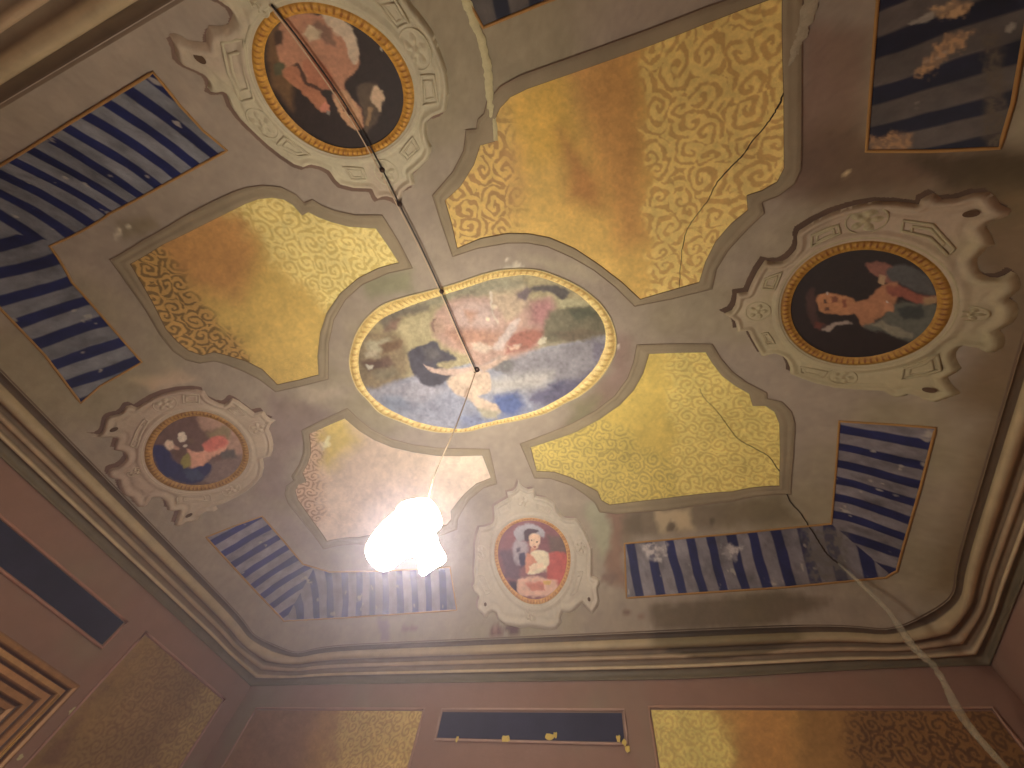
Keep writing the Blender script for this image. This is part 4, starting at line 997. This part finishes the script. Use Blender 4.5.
# pale strand
sp = [((838, 563), -.225, .005), ((850, 574), -.25, .009), ((864.5, 587.5), -.29, .012), ((888, 611), -.345, .013), ((909, 641), -.40, .019), ((922, 655), -.43, .019), ((933, 665), -.455, .015), ((944, 682), -.485, .014), ((953.6, 702), -.515, .018), ((966, 722), -.55, .017), ((985, 745), -.59, .013), ((1004, 766), -.63, .012), ((1016, 780), -.655, .012)]
pts = smooth(np.array([atz(q, z) for q, z, r in sp]), 5, False); rr = np.interp(np.linspace(0, 1, len(pts)), np.linspace(0, 1, len(sp)), [r for q, z, r in sp])
ms = bpy.data.materials.new('dusty_web'); ms.use_nodes = True; nt = ms.node_tree; b = nt.nodes['Principled BSDF']
b.inputs['Base Color'].default_value = (.62, .56, .42, 1); b.inputs['Roughness'].default_value = 1
n1 = nt.nodes.new('ShaderNodeTexNoise'); n1.inputs['Scale'].default_value = 14; n1.inputs['Detail'].default_value = 5
tc = nt.nodes.new('ShaderNodeTexCoord'); mr = nt.nodes.new('ShaderNodeMapRange'); mr.inputs[1].default_value = .3; mr.inputs[2].default_value = .7; mr.inputs[3].default_value = .14; mr.inputs[4].default_value = .42
nt.links.new(tc.outputs['Object'], n1.inputs['Vector']); nt.links.new(n1.outputs['Fac'], mr.inputs[0]); nt.links.new(mr.outputs[0], b.inputs['Alpha'])
st = tube('cobweb_strand', pts, rr * (.85 + .3 * rng.random(len(rr))), ms, None, None, False, 12)
tag(st, 'pale dusty cobweb strand hanging from the crack at the striped band corner', 'cobweb')

# ================================================================ WALLS


def wall_panel(name, label, cat, sf, a0, a1, z0, z1, colfn, border, group, step=.006, off=.004):
    c = on(sf, np.array([[(a0 + a1) / 2, (z0 + z1) / 2]]), 0)[0]
    t = thing(name, label, cat, c, group)
    q = [(a0, z0), (a1, z0), (a1, z1), (a0, z1)]
    patch('painted_field', sf, q, step, off, colfn, M_PAINT, t)
    g = .006
    qq = resample(np.array([(a0 - g, z0 - g), (a1 + g, z0 - g), (a1 + g, z1 + g), (a0 - g, z1 + g)]), .03)
    tube('raised_border', on(sf, qq, .006), .008, M_PLASTER, t, border, True, 8)
    return t


def blue(px, ab):
    n = fbm(ab[:, 0] * 20, ab[:, 1] * 20); return lin((46, 46, 72))[None] * (1 + .6 * (n - .5))[:, None]


WG = 'yellow damask panels on the walls'
wall_panel('wall_damask_panel', 'brown and yellow damask panel on the back wall beside the left corner', 'wall panel', BACK, -.999, -.37, -1.3, -.480,
           damask((176, 132, 84), [((345, 700), (330, 768), -1, 14, (216, 184, 106), (188, 144, 84))], [([(250, 700), (320, 700), (300, 780), (220, 780)], (150, 108, 80), 12)], .9, 41, .030, .012), (176, 140, 122), WG)
wall_panel('wall_damask_panel', 'wide yellow to dark brown damask panel on the back wall, behind the cobweb strand', 'wall panel', BACK, .295, 1.0, -1.3, -.474,
           damask((196, 146, 76), [((715, 700), (735, 768), 1, 8, (232, 208, 116), (214, 180, 98)), ((850, 700), (850, 768), -1, 14, (150, 106, 58), (104, 70, 46))], [([(740, 690), (790, 690), (800, 790), (745, 790)], (200, 142, 72), 14), ([(800, 690), (860, 690), (870, 790), (800, 790)], (166, 120, 64), 12)], .95, 43, .030, .012), (176, 140, 122), WG)
wall_panel('wall_damask_panel', 'dim brown damask panel on the left wall beside the gilded door case', 'wall panel', LEFT, .414, .788, -1.3, -.483,
           damask((156, 122, 74), [((150, 640), (60, 768), -1, 20, (160, 126, 78), (138, 102, 64)), ((205, 690), (150, 768), -1, 8, (184, 152, 90), (156, 122, 74))], [([(140, 650), (90, 700), (60, 768), (30, 768)], (128, 92, 66), 8), ([(120, 690), (180, 690), (150, 768), (90, 768)], (160, 126, 72), 16)], .95, 47, .030, .012), (186, 146, 132), WG)
t = wall_panel('blue_frieze_panel', 'dark blue painted panel on the back wall, with yellow chips at its lower edge', 'wall panel', BACK, -.300, .219, -.540, -.4805, blue, (186, 154, 140), 'blue painted panels under the cornice')
for q, w_ in (((458, 740), 3), ((507, 740), 9), ((551, 738), 9), ((556, 736.5), 4), ((625, 744), 4), ((628, 750), 4), ((619, 740), 4)):
    c = BACK.find([q])[0]; an = np.linspace(0, 2 * np.pi, 12)[:-1]; rr_ = (.7 + .6 * rng.random(11))
    ab = np.vstack([c[None], np.stack([c[0] + w_ / 400 * rr_ * np.cos(an) * .55, c[1] + .007 * rr_ * np.sin(an)], 1)])
    P = on(BACK, ab, .016)
    link('peeling_chip', P, [(0, 1 + i, 1 + (i + 1) % 11) for i in range(11)], material('yellow_chip', .8, base=(226, 200, 110)) if 'yellow_chip' not in bpy.data.materials else bpy.data.materials['yellow_chip'], t)
wall_panel('blue_frieze_panel', 'long dark blue painted panel on the left wall above the gilded door case', 'wall panel', LEFT, -.315, .336, -.549, -.4915, blue, (186, 140, 124), 'blue painted panels under the cornice')

# door on the left wall
DV0, DV1, DT = -.34, .363, -.636
dn = W(np.array([[UL, (DV0 + DV1) / 2, ZF]]))[0]
door = bpy.data.objects.new('door_1', None); COL.objects.link(door); door.location = tuple(dn); door['kind'] = 'structure'
door['label'] = 'door case of stepped gilded mouldings at the lower left corner'
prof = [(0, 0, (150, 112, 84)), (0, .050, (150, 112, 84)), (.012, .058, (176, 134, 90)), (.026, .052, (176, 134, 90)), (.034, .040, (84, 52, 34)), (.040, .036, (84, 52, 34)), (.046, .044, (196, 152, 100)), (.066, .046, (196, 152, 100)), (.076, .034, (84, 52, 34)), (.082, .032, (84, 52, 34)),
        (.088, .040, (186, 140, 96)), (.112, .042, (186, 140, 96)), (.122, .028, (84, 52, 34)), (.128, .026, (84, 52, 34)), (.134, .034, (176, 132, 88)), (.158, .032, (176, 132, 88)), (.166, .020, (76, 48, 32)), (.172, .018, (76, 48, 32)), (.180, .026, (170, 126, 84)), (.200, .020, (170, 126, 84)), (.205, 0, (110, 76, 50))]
V = []; C = []
for (d, h, c) in prof:
    d_ = d / S
    for (v, z) in ((DV1 - d_, ZF), (DV1 - d_, DT - d_), (DV0 + d_, DT - d_), (DV0 + d_, ZF)):
        V.append(on(LEFT, np.array([[v, z]]), h)[0]); C.append(lin(c))
Fc = [(i * 4 + j, i * 4 + j + 1, (i + 1) * 4 + j + 1, (i + 1) * 4 + j) for i in range(len(prof) - 1) for j in range(3)]
link('door_frame', V, Fc, M_WOOD, door, np.array(C), flat=True)
e = .207 / S
lf = on(LEFT, np.array([[DV0 + e, ZF], [DV1 - e, ZF], [DV1 - e, DT - e], [DV0 + e, DT - e]]), .008)
for k in (0, 1):
    y0 = lf[0][1] + (lf[1][1] - lf[0][1]) * (.5 * k) + .002; y1 = lf[0][1] + (lf[1][1] - lf[0][1]) * (.5 * k + .5) - .002
    dl = box('door_leaf', (lf[0][0] - .006, y0, .01), (lf[0][0] + .020, y1, lf[2][2]), M_LEAF, door)
    for (za, zb) in ((.15, .75), (.90, 1.75), (1.85, lf[2][2] - .10)):
        if zb > za: tube('leaf_moulding', [(lf[0][0] + .022, y0 + .09, za), (lf[0][0] + .022, y1 - .09, za), (lf[0][0] + .022, y1 - .09, zb), (lf[0][0] + .022, y0 + .09, zb)], .010, M_LEAF, door, None, True, 6)
gp = [on(LEFT, np.array([[DV1 - .056 / S, z_]]), .048)[0] for z_ in (DT - .07 / S, -.8, -1.1, ZF + .01)]
tube('gilt_edge', gp, .006, material('bright_gilt', .25, .6, 40, .1, 0, base=(232, 190, 112)), door)
for q in ((74, 709), (71, 712), (20, 757)):
    c = LEFT.find([q])[0]; an = np.linspace(0, 2 * np.pi, 12)[:-1]; rr_ = (.6 + .7 * rng.random(11))
    ab = np.vstack([c[None], np.stack([c[0] + .006 * rr_ * np.cos(an), c[1] + .005 * rr_ * np.sin(an)], 1)])
    link('pale_fleck', on(LEFT, ab, .004), [(0, 1 + i, 1 + (i + 1) % 11) for i in range(11)], M_FILL, bpy.data.objects['wall_left'])  # small pale flecks set on the left wall
GLARE = .019

# thin scattering volume added to imitate lens glare round the lamp
hv = W(np.array([[UL + .01, VF + .01, ZF + .01], [UR - .01, VB - .01, .02]]))
hm = bpy.data.materials.new('lens_glare'); hm.use_nodes = True; nt = hm.node_tree; nt.nodes.clear()
vo = nt.nodes.new('ShaderNodeVolumeScatter'); vo.inputs['Density'].default_value = GLARE; vo.inputs['Color'].default_value = (.86, .80, 1.0, 1); vo.inputs['Anisotropy'].default_value = .72
mo = nt.nodes.new('ShaderNodeOutputMaterial'); nt.links.new(vo.outputs[0], mo.inputs['Volume'])
glare_o = box('glare_volume', hv[0], hv[1], hm); glare_o['kind'] = 'stuff'; glare_o['label'] = 'thin scattering volume added in the room for the lens glare round the lamp'; glare_o['category'] = 'haze'
SC.cycles.volume_bounces = 0

# ================================================================ CAMERA, RENDER SETTINGS
cam = bpy.data.cameras.new('camera'); co = bpy.data.objects.new('camera', cam); COL.objects.link(co)
cam.sensor_width = 36; cam.lens = F / 1024 * 36; cam.clip_start = .02
pos = W(CC[None])[0]
M = Matrix(((RM[0, 0], -RM[1, 0], -RM[2, 0], pos[0]), (RM[0, 1], -RM[1, 1], -RM[2, 1], pos[1]), (RM[0, 2], -RM[1, 2], -RM[2, 2], pos[2]), (0, 0, 0, 1)))
co.matrix_world = M
SC.camera = co
w = bpy.data.worlds.new('world'); SC.world = w; w.use_nodes = True
w.node_tree.nodes['Background'].inputs[0].default_value = (.5, .42, .35, 1); w.node_tree.nodes['Background'].inputs[1].default_value = .2
SC.view_settings.view_transform = 'Standard'; SC.view_settings.look = 'None'; SC.view_settings.gamma = 1
SC.view_settings.use_curve_mapping = False; SC.view_settings.exposure = 0
SC.cycles.use_denoising = True
SC.cycles.max_bounces = 8
